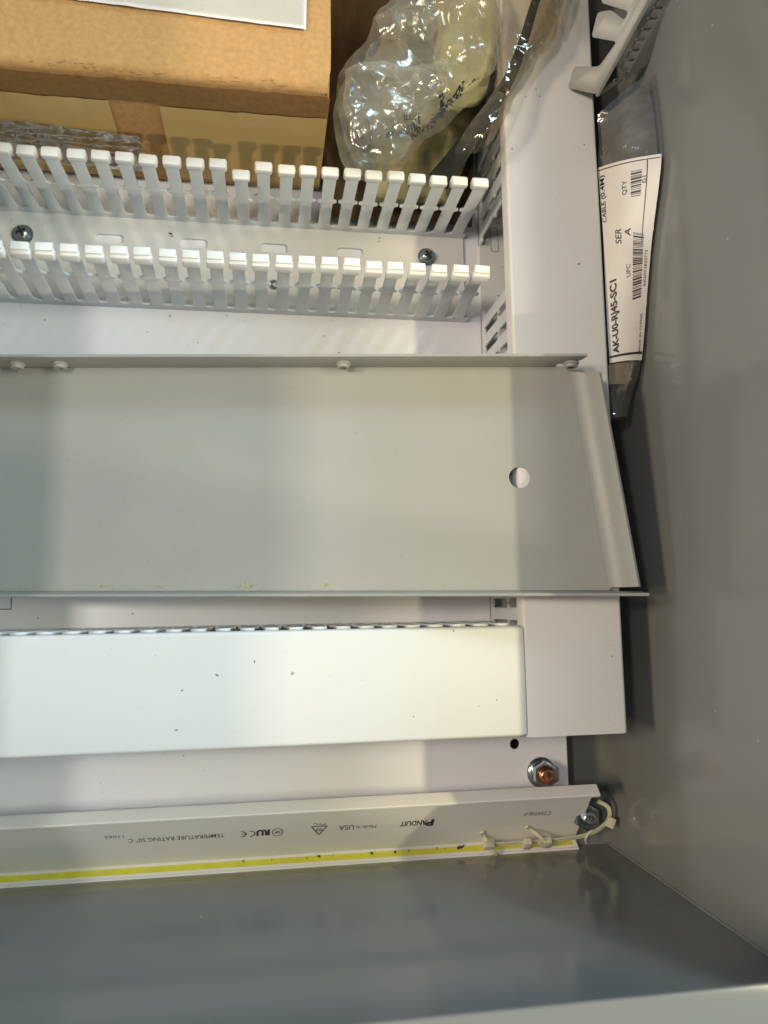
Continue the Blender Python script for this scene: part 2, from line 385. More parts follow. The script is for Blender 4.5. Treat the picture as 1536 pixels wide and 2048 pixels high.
# ================================================================== WIRING DUCTS
PITCH = 12.5
def finger_outline():
    half = [(5.2, 0), (3.6, .6), (3.55, 26.8), (4.3, 27.8), (5.7, 28.5), (5.7, 29.8), (4.3, 30.4), (3.55, 31.6), (3.6, 55.6)]
    return [(p, q) for p, q in half] + [(-p, q) for p, q in half[::-1]]
def finger_bm(side):
    """local: x along the duct, y across (side = outward sign), z up from the strip; origin at the strip top"""
    bm = bmesh.new()
    me = plate_mesh(finger_outline(), [], 1.6, .22)
    bm.from_mesh(me); bpy.data.meshes.remove(me)
    bmesh.ops.remove_doubles(bm, verts=bm.verts, dist=1e-4)
    # sheet xy -> x,z ; thickness outward
    bm.transform(Matrix(((1, 0, 0, 0), (0, 0, side, 0), (0, 1, 0, 0), (0, 0, 0, 1))))
    y0, y1 = sorted((-.4 * side, 4.4 * side))
    box(bm, (-4.4, y0, 54.9), (4.4, y1, 58.2), .5, 2)
    y0, y1 = sorted((1.3 * side, 6.2 * side))
    box(bm, (-4.95, y0, 50.2), (4.95, y1, 56.8), 1.3, 2)
    return bm
def plain_fingers(root, org, ax, side, us, base_h=6.5, cache={}):
    if side not in cache:
        bm = bmesh.new(); me = plate_mesh([(p, min(q, 54.5)) for p, q in finger_outline()], [], 1.5, .2)
        bm.from_mesh(me); bpy.data.meshes.remove(me)
        bmesh.ops.remove_doubles(bm, verts=bm.verts, dist=1e-4)
        bm.transform(Matrix(((1, 0, 0, 0), (0, 0, side, 0), (0, 1, 0, 0), (0, 0, 0, 1))))
        bmesh.ops.scale(bm, vec=(S, S, S), verts=bm.verts); bmesh.ops.recalc_face_normals(bm, faces=bm.faces)
        me = bpy.data.meshes.new('finger'); bm.to_mesh(me); bm.free(); me.materials.append(MT['duct_pvc']); cache[side] = me
    for u in us:
        o = bpy.data.objects.new('finger', cache[side]); COL.objects.link(o); o.parent = root
        p = Vector(org) + Vector(ax) * u + Vector((0, 0, base_h))
        o.matrix_local = Matrix.Translation(p * S - root.location) @ Matrix.Rotation(math.atan2(ax[1], ax[0]) + random.gauss(0, .01), 4, 'Z')
def side_fingers(root, org, ax, side, us, base_h=6.5, lean=None, m='duct_pvc', tilt=0.0, mesh_cache={}):
    key = side
    if key not in mesh_cache:
        bm = finger_bm(side); bmesh.ops.scale(bm, vec=(S, S, S), verts=bm.verts)
        bmesh.ops.recalc_face_normals(bm, faces=bm.faces)
        me = bpy.data.meshes.new('finger'); bm.to_mesh(me); bm.free()
        me.materials.append(MT[m])
        # the moulded white head
        me.materials.append(MT['head'])
        for p in me.polygons:
            p.use_smooth = True
            if p.center.z > 0.0499 and abs(p.normal.y) < 2: p.material_index = 1
        try: me.set_sharp_from_angle(angle=math.radians(45))
        except Exception: pass
        mesh_cache[key] = me
    for u in us:
        o = bpy.data.objects.new('finger', mesh_cache[key]); COL.objects.link(o); o.parent = root
        p = Vector(org) + Vector(ax) * u + Vector((0, 0, base_h))
        rz = math.atan2(ax[1], ax[0])
        l = random.gauss(0, .006)
        if lean and u in lean: l += lean[u]
        l += tilt
        loc = Matrix.Translation(p * S - root.location)
        o.matrix_parent_inverse = Matrix.Identity(4)
        o.matrix_local = loc @ Matrix.Rotation(rz + random.gauss(0, .012), 4, 'Z') @ Matrix.Rotation(l, 4, 'X') @ Matrix.Rotation(random.gauss(0, .004), 4, 'Y')

# open duct along X
d1 = thing('wiring_duct', 'open white wiring duct without a cover, showing two rows of fingers', 'wiring duct', (0, 212, 0), 'slotted wiring ducts')
def slot_hole(x, y, a=8.5, b=3.0): return rounded([(x - a, y - b), (x + a, y - b), (x + a, y + b), (x - a, y + b)], 2.7, 4)[::-1]
holes = [slot_hole(x, 226) for x in (-97.5, -46.9, 2.9, 51.6)] + [circle(x, 201, 3.1, 24)[::-1] for x in (-97.5, -46.9, 51.6, 101)]
plate('base', [(-178, 184.4), (127.0, 184.4), (127.0, 240.2), (-178, 240.2)], holes, 1.68, MT['dusty'], d1, Matrix.Translation((0, 0, .02)), bevel=.15)
for yy, sd in ((240.2, 1), (184.4, -1)):
    bm = bmesh.new(); a, b = sorted((yy, yy + sd * 1.6)); box(bm, (-178, a, 0.03), (127.5, b, 6.6), .25)
    from_bm('side_strip', bm, MT['duct_pvc'], d1)
us1 = [121.6 - PITCH * k for k in range(24)]
side_fingers(d1, (0, 240.2, 0), (1, 0, 0), 1, us1, lean={us1[11]: .10})
us2 = [120.4 - PITCH * k for k in range(24)]
side_fingers(d1, (0, 184.4, 0), (1, 0, 0), -1, us2, tilt=-0.115)
# rounded mounting slots in the base (recess outlines) and pan-head screws
def screw(x, y, r, root, z=1.7):
    bm = bmesh.new()
    rings = []
    for q, zz in ((1.28, 0), (1.30, .5), (1.26, .8), (1.0, .9), (.98, 1.5), (.86, 2.8), (.6, 3.7), (.3, 4.1), (.02, 4.2)):
        rings.append([bm.verts.new((x + r * q * math.cos(2 * math.pi * k / 28), y + r * q * math.sin(2 * math.pi * k / 28), z + zz * r / 4)) for k in range(28)])
    for a, b in zip(rings, rings[1:]):
        for i in range(28): bm.faces.new((a[i], a[(i + 1) % 28], b[(i + 1) % 28], b[i]))
    bm.faces.new(rings[-1])
    s = from_bm('screw', bm, MT['zinc_dark'], root, 40)
    bm = bmesh.new()
    a = random.random()
    for k in (0, 1):
        t = bmesh.new(); 
        R = Matrix.Translation((x, y, z + r * .96)) @ Matrix.Rotation(a + k * math.pi / 2, 4, 'Z')
        q = [R @ Vector(c) for c in ((-r * .6, -r * .12, k * .02), (r * .6, -r * .12, k * .02), (r * .6, r * .12, k * .02), (-r * .6, r * .12, k * .02))]
        t.free(); bm.faces.new([bm.verts.new(v) for v in q])
        q2 = [v + Vector((0, 0, r * .12)) for v in q]; bm.faces.new([bm.verts.new(v) for v in q2])
    c = from_bm('screw_slot', bm, MT['black_hole'], s); c.matrix_parent_inverse = (Matrix.Identity(4))
    c.parent = s; c.matrix_parent_inverse = s.matrix_world.inverted() if False else Matrix.Identity(4)
screw(-147.6, 225.4, 4.8, d1); screw(101.9, 225.6, 4.6, d1); screw(2.9, 201.5, 2.5, d1)

def cover_profile(a, b, z, t=2.0, lip=10, r=1.9):
    """U profile (p,z) open downward between a and b"""
    o = [(a, z - lip), (a, z), (b, z), (b, z - lip)]
    outer = []
    n = 5
    outer.append((a, z - lip))
    for k in range(n + 1):
        th = math.pi - k * (math.pi / 2) / n
        outer.append((a + r + r * math.cos(th), z - r + r * math.sin(th)))
    for k in range(n + 1):
        th = math.pi / 2 - k * (math.pi / 2) / n
        outer.append((b - r + r * math.cos(th), z - r + r * math.sin(th)))
    outer.append((b, z - lip))
    ri = max(r - t, .5)
    inner = [(b - t * .8, z - lip), (b - t * .8, z - t - ri), (b - t * .8 - ri, z - t), (a + t * .8 + ri, z - t), (a + t * .8, z - t - ri), (a + t * .8, z - lip)]
    return outer + inner

# covered duct along X (lower middle)
d2 = thing('wiring_duct', 'bright white covered wiring duct lying crosswise below the grey tray', 'wiring duct', (0, -42, 0), 'slotted wiring ducts')
bm = bmesh.new(); box(bm, (-178, -69.0, 0.02), (133.5, -12.65, 1.7), .2); from_bm('base', bm, MT['duct_pvc'], d2)
for yy, sd in ((-11.0, 1), (-69.05, -1)):
    bm = bmesh.new(); a, b = sorted((yy - sd * 1.6, yy)); box(bm, (-178, a, 0.03), (133.5, b, 6.6), .25)
    from_bm('side_strip', bm, MT['duct_pvc'], d2)
    plain_fingers(d2, (0, yy - sd * 1.6, 0), (1, 0, 0), sd, [127 - PITCH * k for k in range(25)])
bm = bmesh.new(); prism(bm, cover_profile(-70.8, -12.6, 67), -178, 136.0)
bmesh.ops.bevel(bm, geom=[e for e in bm.edges if all(abs(v.co.x - 136) < .01 for v in e.verts)], offset=.35, segments=1, affect='EDGES')
from_bm('cover', bm, MT['cover'], d2, 50)

# covered duct along Y (right)
d3 = thing('wiring_duct', 'long covered wiring duct running up the right side beside the enclosure wall', 'wiring duct', (165, 150, 0), 'slotted wiring ducts')
bm = bmesh.new(); box(bm, (137.9, -70, 0.05), (191.0, 425, 1.7), .2); from_bm('base', bm, MT['dusty'], d3)
bm = bmesh.new(); prism(bm, cover_profile(136.2, 192.9, 67), -71.2, 426, 'Y')
bmesh.ops.bevel(bm, geom=[e for e in bm.edges if all(abs(v.co.y + 71.2) < .01 for v in e.verts)], offset=.3, segments=1, affect='EDGES')
from_bm('cover', bm, MT['pvc'], d3, 50)
for xx, sd, gaps in ((137.9, -1, [(189, 236)]), (191.1, 1, [])):
    segs = [(-70, 425)] if not gaps else [(-70, 189), (236, 425)]
    for s0, s1 in segs:
        bm = bmesh.new(); a, b = sorted((xx, xx - sd * 1.6)); box(bm, (a, s0, 0.06), (b, s1, 6.7), .25)
        from_bm('side_strip', bm, MT['duct_pvc'], d3)
    us = [u for u in [-56.5 + PITCH * k for k in range(38)] if not any(g[0] < u < g[1] for g in gaps)]
    # local y of the finger is the rotated axis: ax=(0,1) turns +y into -x
    if sd > 0: us = us[::1]
    plain_fingers(d3, (xx - sd * 1.6, 0, 0), (0, 1, 0), -sd, us)
outline_strip(rounded([(146, 232), (151, 232), (151, 249), (146, 249)], 2.4, 4), .42, 1.78, 'mounting_slot', MT['ink_soft'], d3)

# ================================================================== LOOSE TRAY
tray = thing('metal_tray', 'loose grey sheet metal tray with a round hole and bent right end', 'metal tray', (140, 68, 69))
ang = math.atan(.153)
yaw = -0.013
u_ax = Vector((math.cos(ang) * math.cos(yaw), math.sin(yaw), math.sin(ang)))
MF = frame((140, 0, 69.0), u_ax, (0, 1, 0))
def T(u, v, n): return MF @ Vector((u, v, n))
# plate outline in (u,v); the right end is cut at a slant
UBR, UTR, UL = 42.6, 24.9, -306.0
VB, VT = 6.3, 131.0
tsh = 1.6
plate('web', [(UL, VB), (UBR, VB), (UTR, VT), (UL, VT)], [circle(-4.2, 68.2, 5.9, 40)[::-1]], tsh, MT['tray_paint'], tray, MF @ Matrix.Translation((0, 0, -tsh)), bevel=.12)
# upper flange: stands up from the web, its right end rounded off
def flange_outline(u0, u1, h, cut, r=6):
    return [(u0, -tsh + .05), (u1 - cut, -tsh + .05)] + [(u1 - cut + (cut) * math.sin(k / 6 * math.pi / 2), h * .25 + (h * .75) * (1 - math.cos(k / 6 * math.pi / 2))) for k in range(7)] + [(u0, h)]
MV = MF @ Matrix(((1, 0, 0, 0), (0, 0, -1, 0), (0, 1, 0, 0), (0, 0, 0, 1)))   # (a,b,c) -> u=a, v=-c, n=b
plate('top_flange', flange_outline(UL, 30.5, 18, 13), [], tsh, MT['tray_paint'], tray, MF @ Matrix.Translation((0, VT + tsh + .02, 0)) @ Matrix(((1, 0, 0, 0), (0, 0, -1, 0), (0, 1, 0, 0), (0, 0, 0, 1))), bevel=.35, smooth=40)
plate('bottom_flange', [(UL, -tsh + .05), (46, -tsh + .05), (46, 5), (58.2, 8), (58.8, 17), (58.0, 18), (UL, 18)], [], tsh, MT['tray_paint'], tray, MF @ Matrix.Translation((0, VB - .02, 0)) @ Matrix.Rotation(0.10, 4, 'X') @ Matrix(((1, 0, 0, 0), (0, 0, -1, 0), (0, 1, 0, 0), (0, 0, 0, 1))), bevel=.35, smooth=40)
# bent right end
bm = bmesh.new()
prof = []
R0 = 11.0; A0 = math.radians(58)
for k in range(9):
    th = A0 * k / 8; prof.append((R0 * math.sin(th), R0 * (1 - math.cos(th))))
ex, ez = prof[-1]
for q in (3.0, 6.5): prof.append((ex + q * math.cos(A0), ez + q * math.sin(A0)))
nv = 24
rows = []
dv = Vector((UTR - UBR, VT - VB)); 
for side_n in (0, 1):
    rr = []
    for j, (pu, pn) in enumerate(prof):
        th = A0 * min(j, 8) / 8
        ou, on = (0, 0) if side_n == 0 else (tsh * math.sin(th), -tsh * math.cos(th))
        row = []
        for i in range(nv + 1):
            t = i / nv
            if j > 0: t = .012 + t * (.975 - .012 * j / 3)
            row.append(bm.verts.new(T(UBR + dv.x * t + pu + ou, VB + dv.y * t + .1, pn + on)))
        rr.append(row)
    rows.append(rr)
def quadgrid(g, flip):
    for j in range(len(g) - 1):
        for i in range(len(g[0]) - 1):
            f = (g[j][i], g[j][i + 1], g[j + 1][i + 1], g[j + 1][i]); bm.faces.new(f[::-1] if flip else f)
quadgrid(rows[0], False); quadgrid(rows[1], True)
t0, t1 = rows
J = len(prof) - 1
for i in range(nv): bm.faces.new((t0[J][i], t0[J][i + 1], t1[J][i + 1], t1[J][i])); bm.faces.new((t0[0][i], t1[0][i], t1[0][i + 1], t0[0][i + 1]))
for j in range(J): bm.faces.new((t0[j][0], t0[j + 1][0], t1[j + 1][0], t1[j][0])); bm.faces.new((t0[j][nv], t1[j][nv], t1[j + 1][nv], t0[j + 1][nv]))
from_bm('end_flange', bm, MT['tray_paint'], tray, 40)
# clinch nuts on the inner face of the upper flange
for u in (-281.0, -257.3, -101.2, 26.2 - 2):
    bm = bmesh.new()
    prof2 = [(4.3, 0), (4.3, .9), (3.9, 1.3), (3.5, 1.5), (3.4, 2.6), (2.9, 3.0), (1.9, 3.0), (1.7, .5), (.02, .5)]
    rings = [[bm.verts.new((q * math.cos(2 * math.pi * k / 28), q * math.sin(2 * math.pi * k / 28), zz)) for k in range(28)] for q, zz in prof2]
    for a, b in zip(rings, rings[1:]):
        for i in range(28): bm.faces.new((a[i], a[(i + 1) % 28], b[(i + 1) % 28], b[i]))
    from_bm('clinch_nut', bm, MT['tray_paint'], tray, 40, MF @ Matrix.Translation((u, VT, 7.5)) @ Matrix.Rotation(math.pi / 2, 4, 'X'))

# ================================================================== LEANING COVER WITH PRINT
TH = math.radians(45)
cB = Vector((0, -151.4, -23.6)); sdir = Vector((0, math.cos(TH), math.sin(TH))); ndir = Vector((0, -math.sin(TH), math.cos(TH)))
lc = thing('duct_cover', 'loose printed duct cover with a yellow stripe, leaning on the lower wall', 'duct cover', (0, -130, 0))
XR = 195.0
MC = frame(cB, (1, 0, 0), sdir)     # (x, s, n)
def cprof():
    t = 1.7; W = 58; h = 8.3
    return [(0, -t), (W, -t), (W + t * .9, -t * .4), (W + t, 0), (W + t, h - 2), (W + t - .5, h - 1.5), (W - .3, h - 1.5), (W - .6, h - 3), (W, h - 3.8), (W, 1.2), (W - 1.2, 0),
            (1.2, 0), (0, 1.2), (0, h - 1.8), (.6, h - 1), (.3, h + .5), (-t + .5, h + .5), (-t, h), (-t, 0), (-t * .9, -t * .4)]
bm = bmesh.new()
prism(bm, cprof(), -178, XR, 'X')          # (x, s, n) in local
for v in bm.verts:
    if v.co.x > 100: v.co.x += 2.0 - v.co.y * .035
from_bm('channel', bm, MT['pvc'], lc, 35, MC)
bm = bmesh.new()
n = 60
pts = []
for i in range(n):
    xa = -178 + (XR + 177) * i / n; xb = -178 + (XR + 177) * (i + 1) / n
    a = [(xa, .07, .4), (xb, .07, .4), (xb, .07, 4.9 + .12 * noise.noise(Vector((xb * .2, 0, 0)))), (xa, .07, 4.9 + .12 * noise.noise(Vector((xa * .2, 0, 0))))]
    bm.faces.new([bm.verts.new(p) for p in a])
bmesh.ops.remove_doubles(bm, verts=bm.verts, dist=1e-3)
from_bm('yellow_stripe', bm, MT['yellow'], lc, None, MC)
# print: reading direction is -x, up is -s
def print_on(body, x0, x1, s, h, m='ink_soft', bold=0.0, name='printed_text'):
    me = text_mesh(body, 10, bold)
    xs = [v.co.x for v in me.vertices]; ys = [v.co.y for v in me.vertices]
    wx = max(xs) - min(xs); hy = max(ys) - min(ys)
    me.transform(Matrix.Translation((-(max(xs) + min(xs)) / 2, -(max(ys) + min(ys)) / 2, 0)))
    me.transform(Matrix.Diagonal((abs(x1 - x0) / wx, h / hy, 1, 1)))
    bm = bmesh.new(); bm.from_mesh(me); bpy.data.meshes.remove(me)
    return from_bm(name, bm, MT[m], lc, None, MC @ Matrix.Translation(((x0 + x1) / 2, s, .06)) @ Matrix.Rotation(math.pi, 4, 'Z'))
print_on('C2WH6-F', 155.6, 173.3, 31.3, 4.2)
print_on('ANDUIT', 78.9, 95.4, 28.8, 5.6, 'ink', .25)
print_on('P', 94.4, 99.6, 28.4, 7.4, 'ink', .5)
print_on('Made in', 52.4, 64.4, 28.0, 3.6)
print_on('USA', 42.0, 51.0, 28.6, 5.4, 'ink_soft', .12)
print_on('PVC', 26.8, 33.8, 33.8, 3.2)
print_on('03', 28.7, 32.3, 27.8, 3.0, 'ink', .15)
print_on('SP', 4.2, 8.0, 28.0, 2.8, 'ink', .25)
print_on('RU', -6.2, 1.6, 28.4, 6.6, 'ink', .6)
print_on('TEMPERATURE RATING 50\u00b0 C', -78.0, -24.5, 28.0, 4.4, 'ink_soft', .08)
print_on('11062', -90.4, -80.0, 33.4, 2.8)
def mark(name, pts, wdt=.5, m='ink', closed=True, z=.08):
    bm = bmesh.new(); k = len(pts)
    for i in range(k if closed else k - 1):
        a = Vector((*pts[i], z)); b = Vector((*pts[(i + 1) % k], z)); d = (b - a).normalized(); s = Vector((-d.y, d.x, 0)) * wdt / 2
        e = d * wdt * .25
        bm.faces.new([bm.verts.new(q) for q in (a - s - e, b - s + e, b + s + e, a + s - e)])
    for i, v in enumerate(bm.verts): v.co.z += .004 * ((i // 4) % 3)
    return from_bm(name, bm, MT[m], lc, None, MC)
mark('recycling_mark', [(25.8, 31.6), (35.0, 31.6), (30.4, 22.4)], .7)
mark('round_mark', circle(6.1, 28.0, 3.0, 22, 4.0), .55)
def arc(cx, cy, r, a0, a1, n=12): return [(cx + r * math.cos(a0 + (a1 - a0) * k / n), cy + r * math.sin(a0 + (a1 - a0) * k / n)) for k in range(n + 1)]
# C and E arcs (seen upside down they open to the left of the picture)
mark('ce_mark', arc(-9.9, 28.0, 2.9, -math.pi / 2, math.pi / 2), .7, closed=False)
mark('ce_mark', arc(-15.0, 28.0, 2.9, -math.pi / 2, math.pi / 2), .7, closed=False)
mark('ce_mark', [(-12.4, 28.0), (-14.8, 28.0)], .6, closed=False)

# ================================================================== ZIP TIES along the cover
def L3(x, s, n): return tuple(MC @ Vector((x, s, n)))
zt = thing('cable_tie', 'long yellowish nylon cable tie lying along the yellow stripe to the corner nut', 'cable tie', (165, -150, -12), 'nylon cable ties')
from_bm('strap', tube_bm(spline([L3(137, 7.1, 5.0), L3(148, 7.7, 5.4), L3(160, 7.5, 5.2), L3(166, 7.9, 5.7), L3(176, 8.5, 5.8), L3(188, 8.9, 5.3), (200, -147.5, -13.5), (208, -142.8, -9.5), (212.5, -136, -5.5), (211.5, -128.5, -3.8), (205, -124.5, -3.8)], 6), 1, flat=(2.4, 1.0)), MT['nylon'], zt, 30)
bm = bmesh.new(); box(bm, (-3.2, -2.6, -1.6), (3.2, 2.6, 2.2), .6); from_bm('tie_head', bm, MT['nylon'], zt, 40, Matrix.Translation((212.6, -137.8, -4.2)) @ Matrix.Rotation(1.1, 4, 'Z'))
zt2 = thing('cable_tie', 'short cable tie with a cut off tail, leftmost on the yellow stripe', 'cable tie', (137, -152, -14), 'nylon cable ties')
from_bm('strap', tube_bm(spline([L3(131.5, 15.5, 1.2), L3(133.5, 11.0, 1.3), L3(136, 7.5, 6.3), L3(139.5, 5.0, 9.3), L3(142, 1.9, 9.4)], 5), 1, flat=(2.6, .9)), MT['nylon'], zt2, 30)
bm = bmesh.new(); box(bm, (-3.4, -2.4, -1.4), (3.4, 2.4, 2.2), .6); from_bm('tie_head', bm, MT['nylon'], zt2, 40, MC @ Matrix.Translation((136.2, 8.4, 6.0)) @ Matrix.Rotation(-.2, 4, 'Z'))
zt3 = thing('cable_tie', 'curled white cable tie with a square head, middle of the cluster on the stripe', 'cable tie', (168, -148, -10), 'nylon cable ties')
from_bm('strap', tube_bm(spline([L3(160, 18.5, 1.2), L3(163, 15.5, 1.3), L3(168, 14.1, 5.3), L3(172, 10.3, 8.3), L3(171, 6.5, 8.3), L3(168.5, 10.0, 7.3)], 6), 1, flat=(2.2, .8)), MT['nylon'], zt3, 30)
for x in (161.0, 174.0):
    bm = bmesh.new(); box(bm, (-2.6, -3.6, -1.5), (2.6, 3.6, 2.6), .7); from_bm('tie_head', bm, MT['nylon'], zt3, 40, MC @ Matrix.Translation((x, 8.2, 6.2)) @ Matrix.Rotation(.05, 4, 'Z'))
zt4 = thing('cable_tie', 'thin curled tie tail hanging below the corner nut', 'cable tie', (201, -150, -14), 'nylon cable ties')
from_bm('strap', tube_bm(spline([(204, -143.6, -11), (200.8, -146.5, -11.5), (199.6, -150.0, -13), (201.0, -153, -15)], 5), lambda t: 1.0 - .6 * t, 8), MT['nylon'], zt4, 40)

# ================================================================== CARDBOARD BOX
bx = thing('cardboard_box', 'brown cardboard box with tan tape on its side, upper left, behind the open duct', 'box', (-72, 330, 0))
X0, X1, Y0, Y1, ZH = -176.0, 31.6, 266.5, 428.0, 100.0
bm = bmesh.new()
R = 4.5; n = 8
prof = [(Y1, 2.0), (Y0 + 1, 2.0), (Y0, 4)] + [(Y0, z) for z in range(10, 92, 8)] + [(Y0 + R - R * math.cos(k / n * math.pi / 2), ZH - R + R * math.sin(k / n * math.pi / 2)) for k in range(n + 1)] + [(Y0 + R + 6 + 10 * k, ZH) for k in range(15)] + [(Y1, ZH)]
xs = [X0 + 2.5 * i for i in range(int((X1 - X0) / 2.5))] + [X1 - 2, X1 - .6, X1]
grid = []
for i, x in enumerate(xs):
    row = []
    for (y, z) in prof:
        p = Vector((x, y, z))
        k = noise.noise(Vector((x * .035, y * .02, z * .02))) * 1.1 + noise.noise(Vector((x * .16, y * .1, z * .1))) * .35
        edge = max(0, 1 - (Vector((y, z)) - Vector((Y0, ZH))).length / 14)
        wear = noise.noise(Vector((x * .5, 3, z * .4))) * .55 + noise.noise(Vector((x * 1.3, 8, z))) * .25
        p.z += (k * .5 if z > ZH - 1 else 0) + edge * wear
        p.y += (k * .5 if y < Y0 + 1 else 0) - edge * wear * .6
        # the near right corner is crushed a little
        cz = max(0, 1 - (Vector((x, y, z)) - Vector((X1, Y0, ZH))).length / 12)
        p += Vector((-1.8, 1.6, -2.4)) * cz
        if i == len(xs) - 1: p.x = p.x - .2
        row.append(bm.verts.new(p))
    grid.append(row)
for a, b in zip(grid, grid[1:]):
    for j in range(len(prof) - 1): bm.faces.new((a[j], a[j + 1], b[j + 1], b[j]))
bm.faces.new(grid[-1]); bm.faces.new(grid[0][::-1])
from_bm('carton', bm, MT['kraft'], bx, 50)
# frayed fold line along the front edge
bm = bmesh.new()
for s in range(46):
    x = random.choice((-112, -96, -88, -60, -20, 5)) + random.gauss(0, 5); L = random.uniform(.6, 2.2)
    y = Y0 + random.uniform(.3, 2.6); z = ZH - (2.6 - (y - Y0)) * 1.0 + random.uniform(.1, .5)
    a = random.uniform(-.12, .12)
    box(bm, (x, y - .18, z - .12), (x + L, y + .18, z + .16))
from_bm('frayed_edge', bm, MT['kraft_worn'], bx)
# flap edge and corner hole
bm = bmesh.new()
def sidegrid(bm, x0, x1, z0, z1, yo, wob=0.6, rag=.6, top=True, nx=None):
    nx = nx or max(2, int((x1 - x0) / 2)); nz = 14
    g = []
    for i in range(nx + 1):
        r = []
        for j in range(nz + 1):
            x = x0 + (x1 - x0) * i / nx; z = z0 + (z1 - z0) * j / nz
            if j == nz: z += noise.noise(Vector((x * .12, 5, 0))) * rag
            k = noise.noise(Vector((x * .035, Y0 * .02, z * .02))) * 1.1 + noise.noise(Vector((x * .16, Y0 * .1, z * .1))) * .35
            y = Y0 - yo + k * .5 - .35 - abs(noise.noise(Vector((x * .1, 9, z * .15)))) * wob
            r.append(bm.verts.new((x, y, z)))
        g.append(r)
    for a, b in zip(g, g[1:]):
        for j in range(nz): bm.faces.new((a[j], b[j], b[j + 1], a[j + 1]))
sidegrid(bm, X0 + 1, X1 - .2, 77.5, 93.5, .25, .3, 1.2)
g = bm.verts[:]
bmesh.ops.solidify(bm, geom=bm.faces[:] + bm.edges[:] + bm.verts[:], thickness=.5)
from_bm('flap', bm, MT['kraft'], bx, 50)
bm = bmesh.new(); sidegrid(bm, X0 + 2, -84.5, 6, 77.2, .5, .5, 1.0); from_bm('paper_tape', bm, MT['tape'], bx, 60)
bm = bmesh.new(); sidegrid(bm, -58.5, X1 - .4, 8, 76.4, .5, .5, 1.0); from_bm('paper_tape', bm, MT['tape'], bx, 60)
bm = bmesh.new()
nx, nz = 90, 30
g = []
for i in range(nx + 1):
    r = []
    for j in range(nz + 1):
        x = -174 + (-72 + 174) * i / nx; z = 20 + 38 * j / nz - (x + 174) * .06
        if i == nx: x += random.uniform(-4, 3)
        h = abs(noise.noise(Vector((x * .035 + z * .1, z * .16, 0)))) * 2.4 + abs(noise.noise(Vector((x * .09 + z * .2, z * .45, 3)))) * .8
        r.append(bm.verts.new((x, Y0 - 2.0 - h, z)))
    g.append(r)
for a, b in zip(g, g[1:]):
    for j in range(nz): bm.faces.new((a[j], b[j], b[j + 1], a[j + 1]))
from_bm('clear_tape', bm, MT['cleartape'], bx, 60)
bm = bmesh.new(); box(bm, (X1 - 3.6, Y0 + .9, ZH - 8.0), (X1 - 1.9, Y0 + 2.6, ZH - 5.4), .5); from_bm('corner_hole', bm, MT['shaded_kraft'], bx)

# white document pouch on the box
pc = thing('document_pouch', 'white plastic document pouch stuck on top of the cardboard box, at the top edge', 'pouch', (-30, 320, 101))
def sheet_grid(c, nx, ny, fn):
    bm = bmesh.new(); g = []
    for i in range(nx + 1):
        r = []
        for j in range(ny + 1):
            s, t = i / nx, j / ny
            p = (Vector(c[0]) * (1 - s) + Vector(c[1]) * s) * (1 - t) + (Vector(c[3]) * (1 - s) + Vector(c[2]) * s) * t
            r.append(bm.verts.new(p + Vector((0, 0, fn(p.x, p.y, s, t)))))
        g.append(r)
    for a, b in zip(g, g[1:]):
        for j in range(ny): bm.faces.new((a[j], b[j], b[j + 1], a[j + 1]))
    return bm
bm = sheet_grid([(-165, 303.5, 101.6), (18.4, 297.6, 101.6), (20.6, 400, 101.6), (-165, 400, 101.6)], 120, 60, lambda x, y, s, t: .5 * abs(noise.noise(Vector((x * .05, y * .06, 0)))) + .3 * noise.noise(Vector((x * .2, y * .25, 1))) + .5 * math.exp(-((t - .06) / .02) ** 2))
from_bm('pouch_sheet', bm, MT['pouch'], pc, 60)
bm = sheet_grid([(-164, 304.5, 102.9), (17.4, 298.9, 102.9), (19.6, 400, 102.9), (-164, 400, 102.9)], 160, 80, lambda x, y, s, t: .35 * abs(noise.noise(Vector((x * .04, y * .10, 3)))) + .06 * abs(noise.noise(Vector((x * .4, y * .4, 1)))))
from_bm('clear_window', bm, MT['film'], pc, 60)

# added kraft sheet under the bags, shade of the gap put into its brown
ks = thing('kraft_sheet', 'added brown kraft sheet, coloured for gap shade, right of the cardboard box, under the bags', 'kraft paper', (90, 330, 5))
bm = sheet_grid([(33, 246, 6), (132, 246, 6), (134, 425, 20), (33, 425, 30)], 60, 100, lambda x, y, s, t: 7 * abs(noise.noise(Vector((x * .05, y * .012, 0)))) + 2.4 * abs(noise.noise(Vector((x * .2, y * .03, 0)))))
from_bm('crumpled_sheet', bm, MT['shaded_kraft'], ks, 60)

